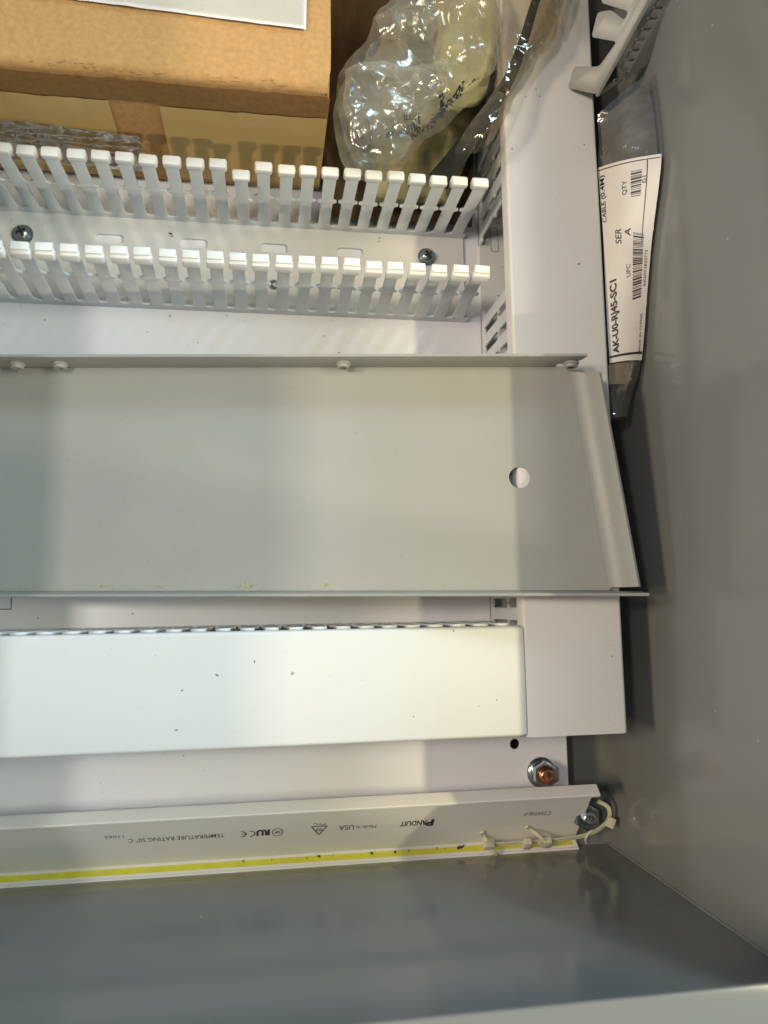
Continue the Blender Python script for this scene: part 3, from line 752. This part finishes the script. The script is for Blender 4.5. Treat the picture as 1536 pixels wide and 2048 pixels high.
# ================================================================== CRUMPLED BAGS
def inside(p, poly):
    c = False; n = len(poly); j = n - 1
    for i in range(n):
        xi, yi = poly[i]; xj, yj = poly[j]
        if (yi > p[1]) != (yj > p[1]) and p[0] < (xj - xi) * (p[1] - yi) / (yj - yi) + xi: c = not c
        j = i
    return c
def dist_edge(p, poly):
    best = 1e9
    for i in range(len(poly)):
        a = Vector(poly[i - 1]); b = Vector(poly[i]); ab = b - a; t = max(0, min(1, (Vector(p) - a).dot(ab) / max(ab.length_squared, 1e-9)))
        best = min(best, (Vector(p) - a - ab * t).length)
    return best
def crumple_fn(seed, cx, cy, size, amp, n=26):
    rnd = random.Random(seed); F = []
    for _ in range(n):
        a = rnd.uniform(0, math.pi * 2); px = cx + rnd.uniform(-.6, .6) * size; py = cy + rnd.uniform(-.6, .6) * size
        F.append((math.cos(a), math.sin(a), px, py, rnd.choice((-1, 1)) * rnd.uniform(.35, 1), rnd.uniform(.12, .42) * size))
    def h(x, y):
        s = 0
        for nx, ny, px, py, w_, R_ in F:
            dx, dy = x - px, y - py
            s += w_ * abs(dx * nx + dy * ny) * math.exp(-(dx * dx + dy * dy) / (R_ * R_))
        return s * amp
    return h
def bag(name, poly, zmid, thick, seed, amp, m, parent, step=1.6, layers=(1, -1), n=26, tilt=(0, 0), soft=8.0):
    xs_ = [p[0] for p in poly]; ys_ = [p[1] for p in poly]
    cx, cy = sum(xs_) / len(xs_), sum(ys_) / len(ys_); size = max(max(xs_) - min(xs_), max(ys_) - min(ys_))
    surf = {}
    for side in layers:
        h = crumple_fn(seed + (0 if side > 0 else 77), cx, cy, size, amp, n)
        bm = bmesh.new()
        # constrained outline + inner grid through triangle fill of a grid clipped to the polygon
        nx = int((max(xs_) - min(xs_)) / step) + 1; ny = int((max(ys_) - min(ys_)) / step) + 1
        V = {}
        def Z(x, y, side=side, h=h):
            d = min(1, dist_edge((x, y), poly) / soft)
            return zmid + tilt[0] * (x - cx) + tilt[1] * (y - cy) + side * thick * math.sqrt(max(0, 1 - (1 - d) ** 2)) + (h(x, y) + .6 * noise.noise(Vector((x * .2, y * .2, seed)))) * (.25 + .75 * d)
        for i in range(-1, nx + 2):
            for j in range(-1, ny + 2):
                x = min(xs_) + i * step; y = min(ys_) + j * step
                x += .35 * step * noise.noise(Vector((x, y, 1.3))); y += .35 * step * noise.noise(Vector((x, y, 7.7)))
                ins = inside((x, y), poly)
                if not ins:
                    if dist_edge((x, y), poly) > step * 1.5: continue
                    # snap to the outline
                    best = None
                    for k in range(len(poly)):
                        a = Vector(poly[k - 1]); b = Vector(poly[k]); ab = b - a; t = max(0, min(1, (Vector((x, y)) - a).dot(ab) / max(ab.length_squared, 1e-9)))
                        q = a + ab * t; dd = (q - Vector((x, y))).length
                        if best is None or dd < best[0]: best = (dd, q)
                    x, y = best[1]
                V[(i, j)] = bm.verts.new((x, y, Z(x, y)))
        for (i, j), v in list(V.items()):
            q = [V.get(k) for k in ((i, j), (i + 1, j), (i + 1, j + 1), (i, j + 1))]
            if all(q):
                for tri in ((q[0], q[1], q[2]), (q[0], q[2], q[3])):
                    a, b, c = [t.co for t in tri]
                    if (b - a).cross(c - a).length > .05:
                        try: bm.faces.new(tri)
                        except ValueError: pass
        for v in [v for v in bm.verts if not v.link_faces]: bm.verts.remove(v)
        surf[side] = Z
        from_bm(name if side > 0 else name + '_back', bm, m, parent, 24)
    return surf

from mathutils.geometry import delaunay_2d_cdt
def facet_field(poly, n, amp, seed):
    rnd = random.Random(seed)
    xs_ = [p[0] for p in poly]; ys_ = [p[1] for p in poly]; x0, x1, y0, y1 = min(xs_) - 4, max(xs_) + 4, min(ys_) - 4, max(ys_) + 4
    pts = [Vector((x0, y0)), Vector((x1, y0)), Vector((x1, y1)), Vector((x0, y1))]
    pts += [Vector((rnd.uniform(x0, x1), rnd.uniform(y0, y1))) for _ in range(n)]
    vs_, _, fs, *_r = delaunay_2d_cdt(pts, [], [], 0, 1e-6)
    zs = [rnd.uniform(-1, 1) * amp for _ in vs_]
    tri = [(vs_[f[0]], vs_[f[1]], vs_[f[2]], zs[f[0]], zs[f[1]], zs[f[2]]) for f in fs]
    def h(x, y):
        for a, b, c, za, zb, zc in tri:
            d = (b.x - a.x) * (c.y - a.y) - (c.x - a.x) * (b.y - a.y)
            if abs(d) < 1e-9: continue
            u = ((x - a.x) * (c.y - a.y) - (c.x - a.x) * (y - a.y)) / d; v = ((b.x - a.x) * (y - a.y) - (x - a.x) * (b.y - a.y)) / d
            if u >= -1e-6 and v >= -1e-6 and u + v <= 1 + 1e-6: return za + u * (zb - za) + v * (zc - za)
        return 0
    return h
def film_bag(name, poly, zmid, thick, seed, m, parent, n1=45, a1=6, n2=420, a2=1.3, step=2.0, soft=12, side=1, fold=()):
    """fold: ((nx, ny, c, height), ...) long raised creases"""
    h1 = facet_field(poly, n1, a1, seed); rnd = random.Random(seed + 1)
    def Z(x, y):
        d = min(1, dist_edge((x, y), poly) / soft)
        z = zmid + side * thick * math.sqrt(max(0, 1 - (1 - d) ** 2)) + h1(x, y) * (.3 + .7 * d)
        for nx_, ny_, c, hh, wd_ in fold: z += hh * max(0, 1 - abs(x * nx_ + y * ny_ - c) / wd_) * (.4 + .6 * d)
        return z
    pts = []
    k = len(poly)
    for i in range(k):
        a = Vector(poly[i]); b = Vector(poly[(i + 1) % k]); q = max(1, int((b - a).length / 2.5))
        for t in range(q):
            p = a.lerp(b, t / q); pts.append(p + Vector((rnd.uniform(-.35, .35), rnd.uniform(-.35, .35))))
    ne = len(pts); edges = [(i, (i + 1) % ne) for i in range(ne)]
    xs_ = [p[0] for p in poly]; ys_ = [p[1] for p in poly]
    tries = 0
    while len(pts) < ne + n2 and tries < 20000:
        tries += 1
        x = rnd.uniform(min(xs_), max(xs_)); y = rnd.uniform(min(ys_), max(ys_))
        if inside((x, y), poly) and dist_edge((x, y), poly) > 1.2: pts.append(Vector((x, y)))
    vs_, _, fs, *_r = delaunay_2d_cdt(pts, edges, [], 1, 1e-6)
    bm = bmesh.new(); V = [bm.verts.new((p.x, p.y, Z(p.x, p.y) + rnd.uniform(-a2, a2))) for p in vs_]
    for f in fs:
        c = sum((vs_[i] for i in f), Vector((0, 0))) / len(f)
        if inside((c.x, c.y), poly):
            try: bm.faces.new([V[i] for i in f])
            except ValueError: pass
    for v in [v for v in bm.verts if not v.link_faces]: bm.verts.remove(v)
    # soft subdivision keeps the creases but rounds them a little
    bmesh.ops.subdivide_edges(bm, edges=bm.edges[:], cuts=1, smooth=.35, use_grid_fill=True)
    from_bm(name, bm, m, parent, 42)
    return Z
clear_poly = [(35.8, 283.9), (40.9, 299.4), (53.6, 311.4), (56.6, 325.5), (69.6, 334.7), (72.8, 352.2), (102.2, 362.2), (128.9, 359.1), (131.2, 337.1), (129.8, 308.4), (125.4, 298.9), (113.4, 291.5), (99.9, 275.0), (88.4, 268.6), (76.0, 250.5), (70.9, 241), (45.1, 240.5), (40.5, 250.0), (36.8, 266.3)]
bg1 = thing('clear_bag', 'crumpled clear plastic bag with black printing, right of the cardboard box', 'plastic bag', (85, 300, 60))
cp = rounded(clear_poly, 5, 2)
Zt = film_bag('film_sheet', cp, 78, 10, 11, MT['film'], bg1, n1=30, a1=6.5, n2=240, a2=.38, fold=((.5, -.87, -205, 5, 5), (.1, .99, 291, 5, 4), (.86, .5, 215, 5, 5), (.94, -.34, -35, 4, 3), (.3, .95, 318, 4, 3.5), (.97, .24, 158, 3, 2.5)))
film_bag('film_back', cp, 62, 8, 13, MT['film'], bg1, n1=20, a1=5, n2=90, a2=.5, side=-1)
inner = [(x * .8 + 85 * .2, y * .78 + 300 * .22) for x, y in clear_poly]
film_bag('film_fold', rounded(inner, 5, 2), 74, 8, 23, MT['film'], bg1, n1=22, a1=6, n2=150, a2=.45)
film_bag('film_fold', rounded([(38, 262), (40, 285), (58, 291), (82, 288), (98, 281), (88, 270), (74, 262), (58, 255), (44, 243)], 4, 2), 92, 5, 31, MT['film'], bg1, n1=16, a1=4.5, n2=120, a2=.7, soft=5)
film_bag('film_fold', rounded([(56, 322), (72, 336), (80, 350), (112, 346), (124, 330), (110, 322), (92, 318), (88, 306), (72, 308), (60, 306)], 4, 2), 88, 6, 37, MT['film'], bg1, n1=18, a1=5, n2=120, a2=.8, soft=5)
sf = {1: Zt}
def bag_text(body, cx, cy, size, rot, bold=.05, zo=5.0, m='ink'):
    size *= 1.1; bold += .08
    me = text_mesh(body, size, bold)
    bm = bmesh.new(); bm.from_mesh(me); bpy.data.meshes.remove(me)
    bmesh.ops.triangulate(bm, faces=bm.faces)
    bmesh.ops.subdivide_edges(bm, edges=[e for e in bm.edges if e.calc_length() > 1.0], cuts=1)
    bm.transform(Matrix.Translation((cx, cy, 0)) @ Matrix.Rotation(rot, 4, 'Z'))
    for v in bm.verts:
        v.co.x += 1.6 * noise.noise(Vector((v.co.x * .16, v.co.y * .16, 2))); v.co.y += 1.9 * noise.noise(Vector((v.co.x * .17, v.co.y * .17, 5)))
        v.co.z = sf[1](v.co.x, v.co.y) + zo
    from_bm('printed_text', bm, MT[m], bg1)
bag_text('LAMINATE OF', 73, 252.5, 3.6, math.pi + .22, .08)
bag_text('REMAIN', 77, 257.0, 3.3, math.pi + .3, .08)
bag_text('3 FITTI', 76, 261, 3.0, math.pi + .15, .08)
bag_text('LAMINAT', 90, 263, 4.0, math.pi + 1.0, .12)
bag_text('OF NRE', 95, 270, 3.4, 2.2, .08)
bag_text('CONTENT', 101, 277, 3.2, .95, .1)
bag_text('AFETY', 112, 287, 3.2, .75, .1)
bag_text('DO NOT', 94, 266, 2.8, math.pi + .9, .1)

cr = thing('cream_pouch', 'crumpled pale yellow pouch showing through the clear bag, at the top edge', 'pouch', (118, 340, 50))
bag('pouch_skin', rounded([(96.1, 385), (101.7, 350.7), (97.0, 324.7), (104.8, 303.9), (131.1, 306.9), (136.7, 335.7), (139.9, 385)], 6, 3), 48, 13, 41, .55, MT['cream'], cr, 1.8, n=40)
ol = thing('stained_pouch', 'olive brown stained pouch under the clear bag, behind the open duct', 'pouch', (108, 295, 25))
bag('pouch_skin', rounded([(61.9, 319.9), (64.2, 249.1), (113.9, 252.9), (132.4, 300.5), (139.6, 328.1), (134.6, 348.5), (97.7, 351.0)], 5, 3), 22, 8, 51, .42, MT['olive'], ol, 2.0, n=34, layers=(1, -1))
st = thing('black_strap', 'flat black strap running diagonally beside the crumpled clear bag', 'strap', (130, 300, 50))
bm = bmesh.new()
pl = [(160, 368, 79), (152.5, 345.3, 77), (147, 327, 75), (138.9, 305.5, 73), (128.1, 287.7, 68), (117.9, 274, 60), (107.9, 261.4, 51), (101, 253.5, 45)]
wd = [4.5, 5, 5.5, 6.5, 8, 10, 12.5, 14]
sp = spline(pl, 6); g = []
for i, p in enumerate(sp):
    t = i / (len(sp) - 1) * 7; k = min(6, int(t)); wv = wd[k] + (wd[k + 1] - wd[k]) * (t - k)
    d = (sp[min(i + 1, len(sp) - 1)] - sp[max(i - 1, 0)]).normalized(); s = Vector((d.y, -d.x, 0)).normalized()
    g.append([bm.verts.new(p + s * wv * a / 2 + Vector((0, 0, b))) for a, b in ((-1, 0), (0, .8), (1, 0), (1, -1.6), (-1, -1.6))])
for a, b in zip(g, g[1:]):
    for k in range(5): bm.faces.new((a[k], b[k], b[(k + 1) % 5], a[(k + 1) % 5]))
bm.faces.new(g[0]); bm.faces.new(g[-1][::-1])
from_bm('strap_band', bm, MT['black_rubber'], st, 40)
bg2 = thing('aged_bag', 'brownish clear plastic bag over the top of the tall right duct and black strap', 'plastic bag', (145, 320, 60))
film_bag('film_sheet', rounded([(133.5, 375), (175.6, 375), (170.7, 351.3), (166.2, 339.5), (163.4, 324.8), (150.0, 309.1), (141.0, 294.2), (133.5, 275.0), (124.0, 258), (112.1, 247.5), (100.0, 247.3), (108.3, 263.0), (125.0, 286.5), (130.3, 311.8)], 4, 2), 81, 5, 61, MT['film_brown'], bg2, n1=22, a1=3, n2=160, a2=.5, soft=6)
film_bag('crumpled_paper', rounded([(159.5, 375), (172.3, 375), (169.6, 347.9), (162.7, 331.1), (153.1, 318.9), (149, 322), (154, 345)], 3, 2), 75, 3, 62, MT['film_brown'], bg2, n1=16, a1=3, n2=70, a2=.5, soft=4)
lf = thing('plastic_scrap', 'pointed pale translucent scrap of plastic film over the right duct, at the top edge', 'plastic scrap', (167, 342, 88))
bag('film_sheet', [(158.1, 360), (176.2, 362), (171.9, 346.5), (165.5, 330.0), (161.4, 341.5)], 86, 2.5, 71, .5, MT['film'], lf, 1.2, n=14)

# ================================================================== SLOTTED BRACKET
br = thing('slotted_bracket', 'pale grey slotted bracket with square tabs, leaning against the wall, upper right', 'bracket', (195, 300, 76))
A = Vector((189.8, 294.6, 76)); U_ = Vector((.338, .693, .637))
MFc = frame(A, U_, (.876, .016, -.483)); MTb = frame(A, U_, (-.718, .628, -.302))
hs = []
for k in range(12):
    uc = 12.6 + 5.57 * k
    # slot drawn as a thin rounded bar, slanted so that it lies level
    c0 = Vector((uc - 1.3, 5.7)); c1 = Vector((uc + 1.3, 12.1)); d = (c1 - c0).normalized(); s = Vector((-d.y, d.x)) * .62
    q = rounded([tuple(c0 - s), tuple(c1 - s), tuple(c1 + s), tuple(c0 + s)], .6, 3)
    hs.append([tuple(p) for p in q][::-1])
plate('slotted_face', rounded([(0, .4), (14, 12), (26, 22.5), (84, 22.5), (84, .4)], 1.5), hs, 1.2, MT['bracket'], br, MFc @ Matrix.Translation((0, 0, -1.2)), bevel=.15, smooth=40)
tab_o = [(1, 0), (-3.1, 18.2), (8.0, 20.8), (13.6, 7.0), (28.0, 4.6), (24.6, 19.6), (36.4, 23.2), (40.2, 16.5), (38.6, 6.5), (43, 7), (41, 24), (52, 27), (55, 16), (56, 5), (84, 4), (84, 0)]
plate('tab_flange', rounded(tab_o, 1.9, 4), [], 1.2, MT['bracket'], br, MTb @ Matrix.Translation((0, 0, 0)), bevel=.15, smooth=40)
bm = tube_bm([A + U_ * t + Vector((0, 0, .1)) for t in range(0, 85, 6)], 0.8, 10); from_bm('bend', bm, MT['bracket'], br, 60)
gb = thing('grey_film_bag', 'smoky clear plastic wrap over the top end of the slotted bracket, against the wall', 'plastic bag', (212, 340, 100))
Mg = frame((205, 322, 106), (.40, .66, .63), (.80, -.2, -.3))
bm = bmesh.new(); g = []
for i in range(31):
    r = []
    for j in range(21):
        a = i / 30 * 60 + 12; b = -8 + j / 20 * 24 - (3 if i < 3 else 0)
        p = Mg @ Vector((a, b, 3.5 + 2.2 * abs(noise.noise(Vector((a * .1, b * .14, 2)))) + 1.4 * noise.noise(Vector((a * .3, b * .3, 1)))))
        p.x = min(p.x, 219.4)
        r.append(bm.verts.new(p))
    g.append(r)
for a, b in zip(g, g[1:]):
    for j in range(20): bm.faces.new((a[j], b[j], b[j + 1], a[j + 1]))
from_bm('film_sheet', bm, MT['film_dark'], gb, 40)

# ================================================================== LABELLED PARTS BAG
lb = thing('parts_bag', 'long narrow plastic bag with a white barcode label, wedged between right duct and wall', 'parts bag', (207, 190, 60))
Lr = [(218.3, 303.0, 90), (218.4, 273, 94), (218.4, 249.5, 94.5), (218.2, 234, 90.6), (218.2, 206.7, 78.6), (217.8, 184, 71.5), (216.2, 140.0, 60.3), (211.5, 122.5, 57), (206.0, 106, 58)]
Ll = [(192.0, 285.0, 72.0), (194.0, 270, 68), (195.6, 258.4, 63.1), (195.8, 238, 63), (196, 215.7, 62.9), (196, 176, 61.7), (196, 137.3, 60.6), (196, 122, 60), (197.5, 105.6, 59)]
def lerp_rows(A_, t):
    q = t * (len(A_) - 1); k = min(len(A_) - 2, int(q)); f = q - k
    return Vector(A_[k]).lerp(Vector(A_[k + 1]), f)
Lrs = spline(Lr, 8); Lls = spline(Ll, 8)
NR = len(Lrs) - 1
def bagpt(t, s, off=0.0):
    """t 0 top..1 bottom, s 0 left..1 right"""
    q = t * NR; k = min(NR - 1, max(0, int(q))); f = q - k
    a = Lls[k].lerp(Lls[k + 1], f); b = Lrs[k].lerp(Lrs[k + 1], f)
    p = a.lerp(b, s)
    n = Vector((-(b.z - a.z), 0, (b.x - a.x))).normalized()
    bulge = 2.2 * math.sin(math.pi * max(0, min(1, s)))
    return p + n * (bulge + off)
def t_of_y(y):
    lo, hi = 0, 1
    for _ in range(30):
        m_ = (lo + hi) / 2
        if bagpt(m_, .5).y > y: lo = m_
        else: hi = m_
    return lo
def bag_patch(name, t0, t1, s0, s1, off, m, nt_=70, ns=16, wr=0.0, parent=None):
    bm = bmesh.new(); g = []
    for i in range(nt_ + 1):
        r = []
        for j in range(ns + 1):
            t = t0 + (t1 - t0) * i / nt_; s = s0 + (s1 - s0) * j / ns
            o = off
            p = bagpt(t, s, 0)
            o += wr * (abs(noise.noise(p * .12)) * 2 + noise.noise(p * .35) * .6)
            r.append(bm.verts.new(bagpt(t, s, o)))
        g.append(r)
    for a, b in zip(g, g[1:]):
        for j in range(ns): bm.faces.new((a[j], b[j], b[j + 1], a[j + 1]))
    return from_bm(name, bm, m, parent or lb, 50)
bag_patch('bag_film', 0, 1, 0, 1, .9, MT['film_dark'], 90, 22, .22)
bag_patch('bag_back', 0, 1, 0.02, .98, -5.5, MT['film_dark'], 60, 10, .6)
TL0, TL1 = 2.05 / 8, 6.0 / 8
paper = bag_patch('paper_label', TL0, TL1, .0, 1.0, .35 + 1.2, MT['paper'], 80, 14)
paper['label'] = 'cream white printed label on the bag'
bag_patch('card_insert', TL1 + .001, 6.75 / 8, 0.02, .78, -1.0, MT['beige_card'], 20, 8)
bag_patch('dark_contents', .02, TL0, .02, .9, -3.0, mat('dark_contents', (.13, .125, .12), .5, var=.6, vscale=45), 30, 10, .8)
def lab_obj(name, bm):
    return from_bm(name, bm, MT['ink'], paper)
def lab_rect(bm, t0, t1, s0, s1, off=1.72):
    k = max(1, int(abs(t1 - t0) * 60)); ks = max(1, int(abs(s1 - s0) * 8))
    for i in range(k):
        for j in range(ks):
            ta = t0 + (t1 - t0) * i / k; tb = t0 + (t1 - t0) * (i + 1) / k; sa = s0 + (s1 - s0) * j / ks; sb = s0 + (s1 - s0) * (j + 1) / ks
            bm.faces.new([bm.verts.new(bagpt(a, b, off)) for a, b in ((ta, sa), (tb, sa), (tb, sb), (ta, sb))])
# border lines: near the top edge, near the bottom edge, along the right fold
for q in ((TL0 + .012, TL0 + .016, 0, .99), (TL1 - .017, TL1 - .012, 0, .98), (TL0 + .017, TL0 + .26, .80, .815)):
    bm = bmesh.new(); lab_rect(bm, *q); bmesh.ops.remove_doubles(bm, verts=bm.verts, dist=1e-3); lab_obj('border_line', bm)
def label_text(body, yc, s, length, h, bold=.03):
    """runs up the picture: reading direction is +y (towards the top), letter-up is -s"""
    me = text_mesh(body, 10, bold)
    bm = bmesh.new(); bm.from_mesh(me); bpy.data.meshes.remove(me)
    bmesh.ops.triangulate(bm, faces=bm.faces)
    xs_ = [v.co.x for v in bm.verts]; ys_ = [v.co.y for v in bm.verts]
    cx, cy = (max(xs_) + min(xs_)) / 2, (max(ys_) + min(ys_)) / 2; wx, hy = max(xs_) - min(xs_), max(ys_) - min(ys_)
    bmesh.ops.subdivide_edges(bm, edges=[e for e in bm.edges if e.calc_length() > 1.5], cuts=1)
    for v in bm.verts:
        y = yc + (v.co.x - cx) / wx * length; ss = s - (v.co.y - cy) / hy * h
        v.co = bagpt(t_of_y(y), ss, 1.74)
    lab_obj('printed_text', bm)
label_text('AK-U0-RJ45-SC1', 166, .20, 44, .21, .38)
label_text('CABLE (0.4M)', 233, .07, 30, .11, .15)
label_text('SER', 210, .33, 8.5, .13, .1)
label_text('A', 212.5, .52, 4.5, .12, .2)
label_text('QTY', 237, .46, 8, .09)
label_text('01', 239, .775, 4, .07)
label_text('UPC', 190, .53, 7.5, .09)
label_text('662072850773', 190, .91, 25, .06)
label_text('MADE IN CHINA', 152.5, .87, 21, .06, .06)
def barcode(y0, y1, s0, s1, seed):
    rnd = random.Random(seed); bm = bmesh.new(); y = y0
    while y < y1:
        wv = rnd.choice((.35, .35, .7, 1.05)); 
        lab_rect(bm, t_of_y(y), t_of_y(min(y + wv, y1)), s0, s1, 1.73); y += wv + rnd.choice((.35, .35, .7))
    lab_obj('barcode', bm)
barcode(231, 245.5, .56, .73, 3)
barcode(172, 212.5, .63, .84, 9)

# ================================================================== DIRT
def flecks(name, label, cat, pts, m, seed):
    rnd = random.Random(seed); bm = bmesh.new()
    for (x, y, z, L, wv) in pts:
        a = rnd.uniform(0, 3.14); q = []
        for k in range(7):
            th = k / 7 * 6.283; q.append((x + (L * math.cos(th) * math.cos(a) - wv * math.sin(th) * math.sin(a)) * rnd.uniform(.6, 1.1), y + (L * math.cos(th) * math.sin(a) + wv * math.sin(th) * math.cos(a)) * rnd.uniform(.6, 1.1)))
        lo = [bm.verts.new((p[0], p[1], z)) for p in q]; top = bm.verts.new((x, y, z + min(L, wv) * .8))
        for k in range(7): bm.faces.new((lo[k], lo[(k + 1) % 7], top))
    o = from_bm(name, bm, m); return tag(o, label, cat, kind='stuff')
P = [(-61, 231.6, 1.75, 1.6, .6), (-60.2, 230, 1.75, 1.2, .5), (70.8, 237.1, 1.75, .9, .35), (70.3, 234.6, 1.75, .7, .4), (-16.6, 222, 1.75, .5, .5),
     (-60.6, 178.8, .03, .7, .6), (34.5, 169.8, .03, .6, .4), (70.5, 173.7, .03, .35, .35), (44, 159.3, .03, .7, .4), (-133.5, 173, .03, .8, .4), (-152.5, -10.8, .05, 1.3, .6),
     (-25.3, -34.1, 67.03, 1.25, .5), (-6.7, -27.9, 67.03, 1.2, .3), (-42.2, -41.2, 67.03, .8, .3), (-44.6, -60.3, 67.03, 1.2, .35), (97.4, -14.6, 67.03, .8, .35), (120.1, -51.2, 67.03, .5, .4), (110, -54, 67.03, .35, .3),
     (177.9, 194.7, 67.03, 1.0, .6), (156.3, 302.7, 67.03, .5, .35), (158.3, 298, 67.03, .5, .4), (149.8, 297, 67.03, .5, .4), (186, -30, 67.03, .5, .5), (184.8, 269.6, 67.03, .6, .4)]
rnd = random.Random(4)
for _ in range(70): P.append((rnd.uniform(-160, 125), rnd.choice((rnd.uniform(188, 236), rnd.uniform(188, 236), rnd.uniform(142, 182))), 1.75, rnd.uniform(.15, .4), rnd.uniform(.12, .3)))
for i in range(24, len(P)):
    if P[i][1] < 183: P[i] = P[i][:2] + (.03,) + P[i][3:]
for _ in range(30): P.append((rnd.uniform(-150, 180), rnd.uniform(-104, -76), .03, rnd.uniform(.12, .35), rnd.uniform(.1, .25)))
for _ in range(22): P.append((rnd.uniform(-130, 133), rnd.uniform(-66, -16), 67.03, rnd.uniform(.1, .28), rnd.uniform(.1, .2)))
for _ in range(40): P.append((rnd.uniform(141, 189), rnd.uniform(-65, 330), 67.03, rnd.uniform(.12, .3), rnd.uniform(.1, .22)))
flecks('dirt_specks', 'small dark dirt flecks scattered over the white panel and duct covers', 'dirt', P, MT['dirt'], 2)
# yellow sawdust along the lower fold of the tray, black grit on the yellow stripe
Q = []
for _ in range(260):
    u = -295 + 330 * rnd.random() ** 1.15; p = T(u, VB + 1.2 + abs(rnd.gauss(0, .9)), .03); Q.append((p.x, p.y, p.z, rnd.uniform(.12, .45), rnd.uniform(.1, .3)))
for u in (-231, -152, -155, -110, -200): 
    for _ in range(14): p = T(u + rnd.gauss(0, 1.4), VB + 2 + abs(rnd.gauss(0, 1.2)), .05); Q.append((p.x, p.y, p.z, .5, .35))
flecks('sawdust', 'yellowish sawdust gathered along the lower fold of the grey tray', 'sawdust', Q, MT['dust'], 5)
Q = []
for x, k in ((120.5, 1.5), (118.6, 1.0), (31, 1.0), (64, 1.0), (78, .9), (87, .5), (105, .5), (110, .4), (-14, .6), (3, .5), (24, .5), (40, .35)):
    for _ in range(4): p = MC @ Vector((x + rnd.gauss(0, .5 * k), .9 + rnd.gauss(0, .2), 2.4 + rnd.gauss(0, .4))); Q.append((p.x, p.y, p.z, .8 * k, .5 * k))
flecks('black_grit', 'black grit specks stuck along the yellow stripe of the leaning cover', 'grit', Q, MT['dirt'], 6)
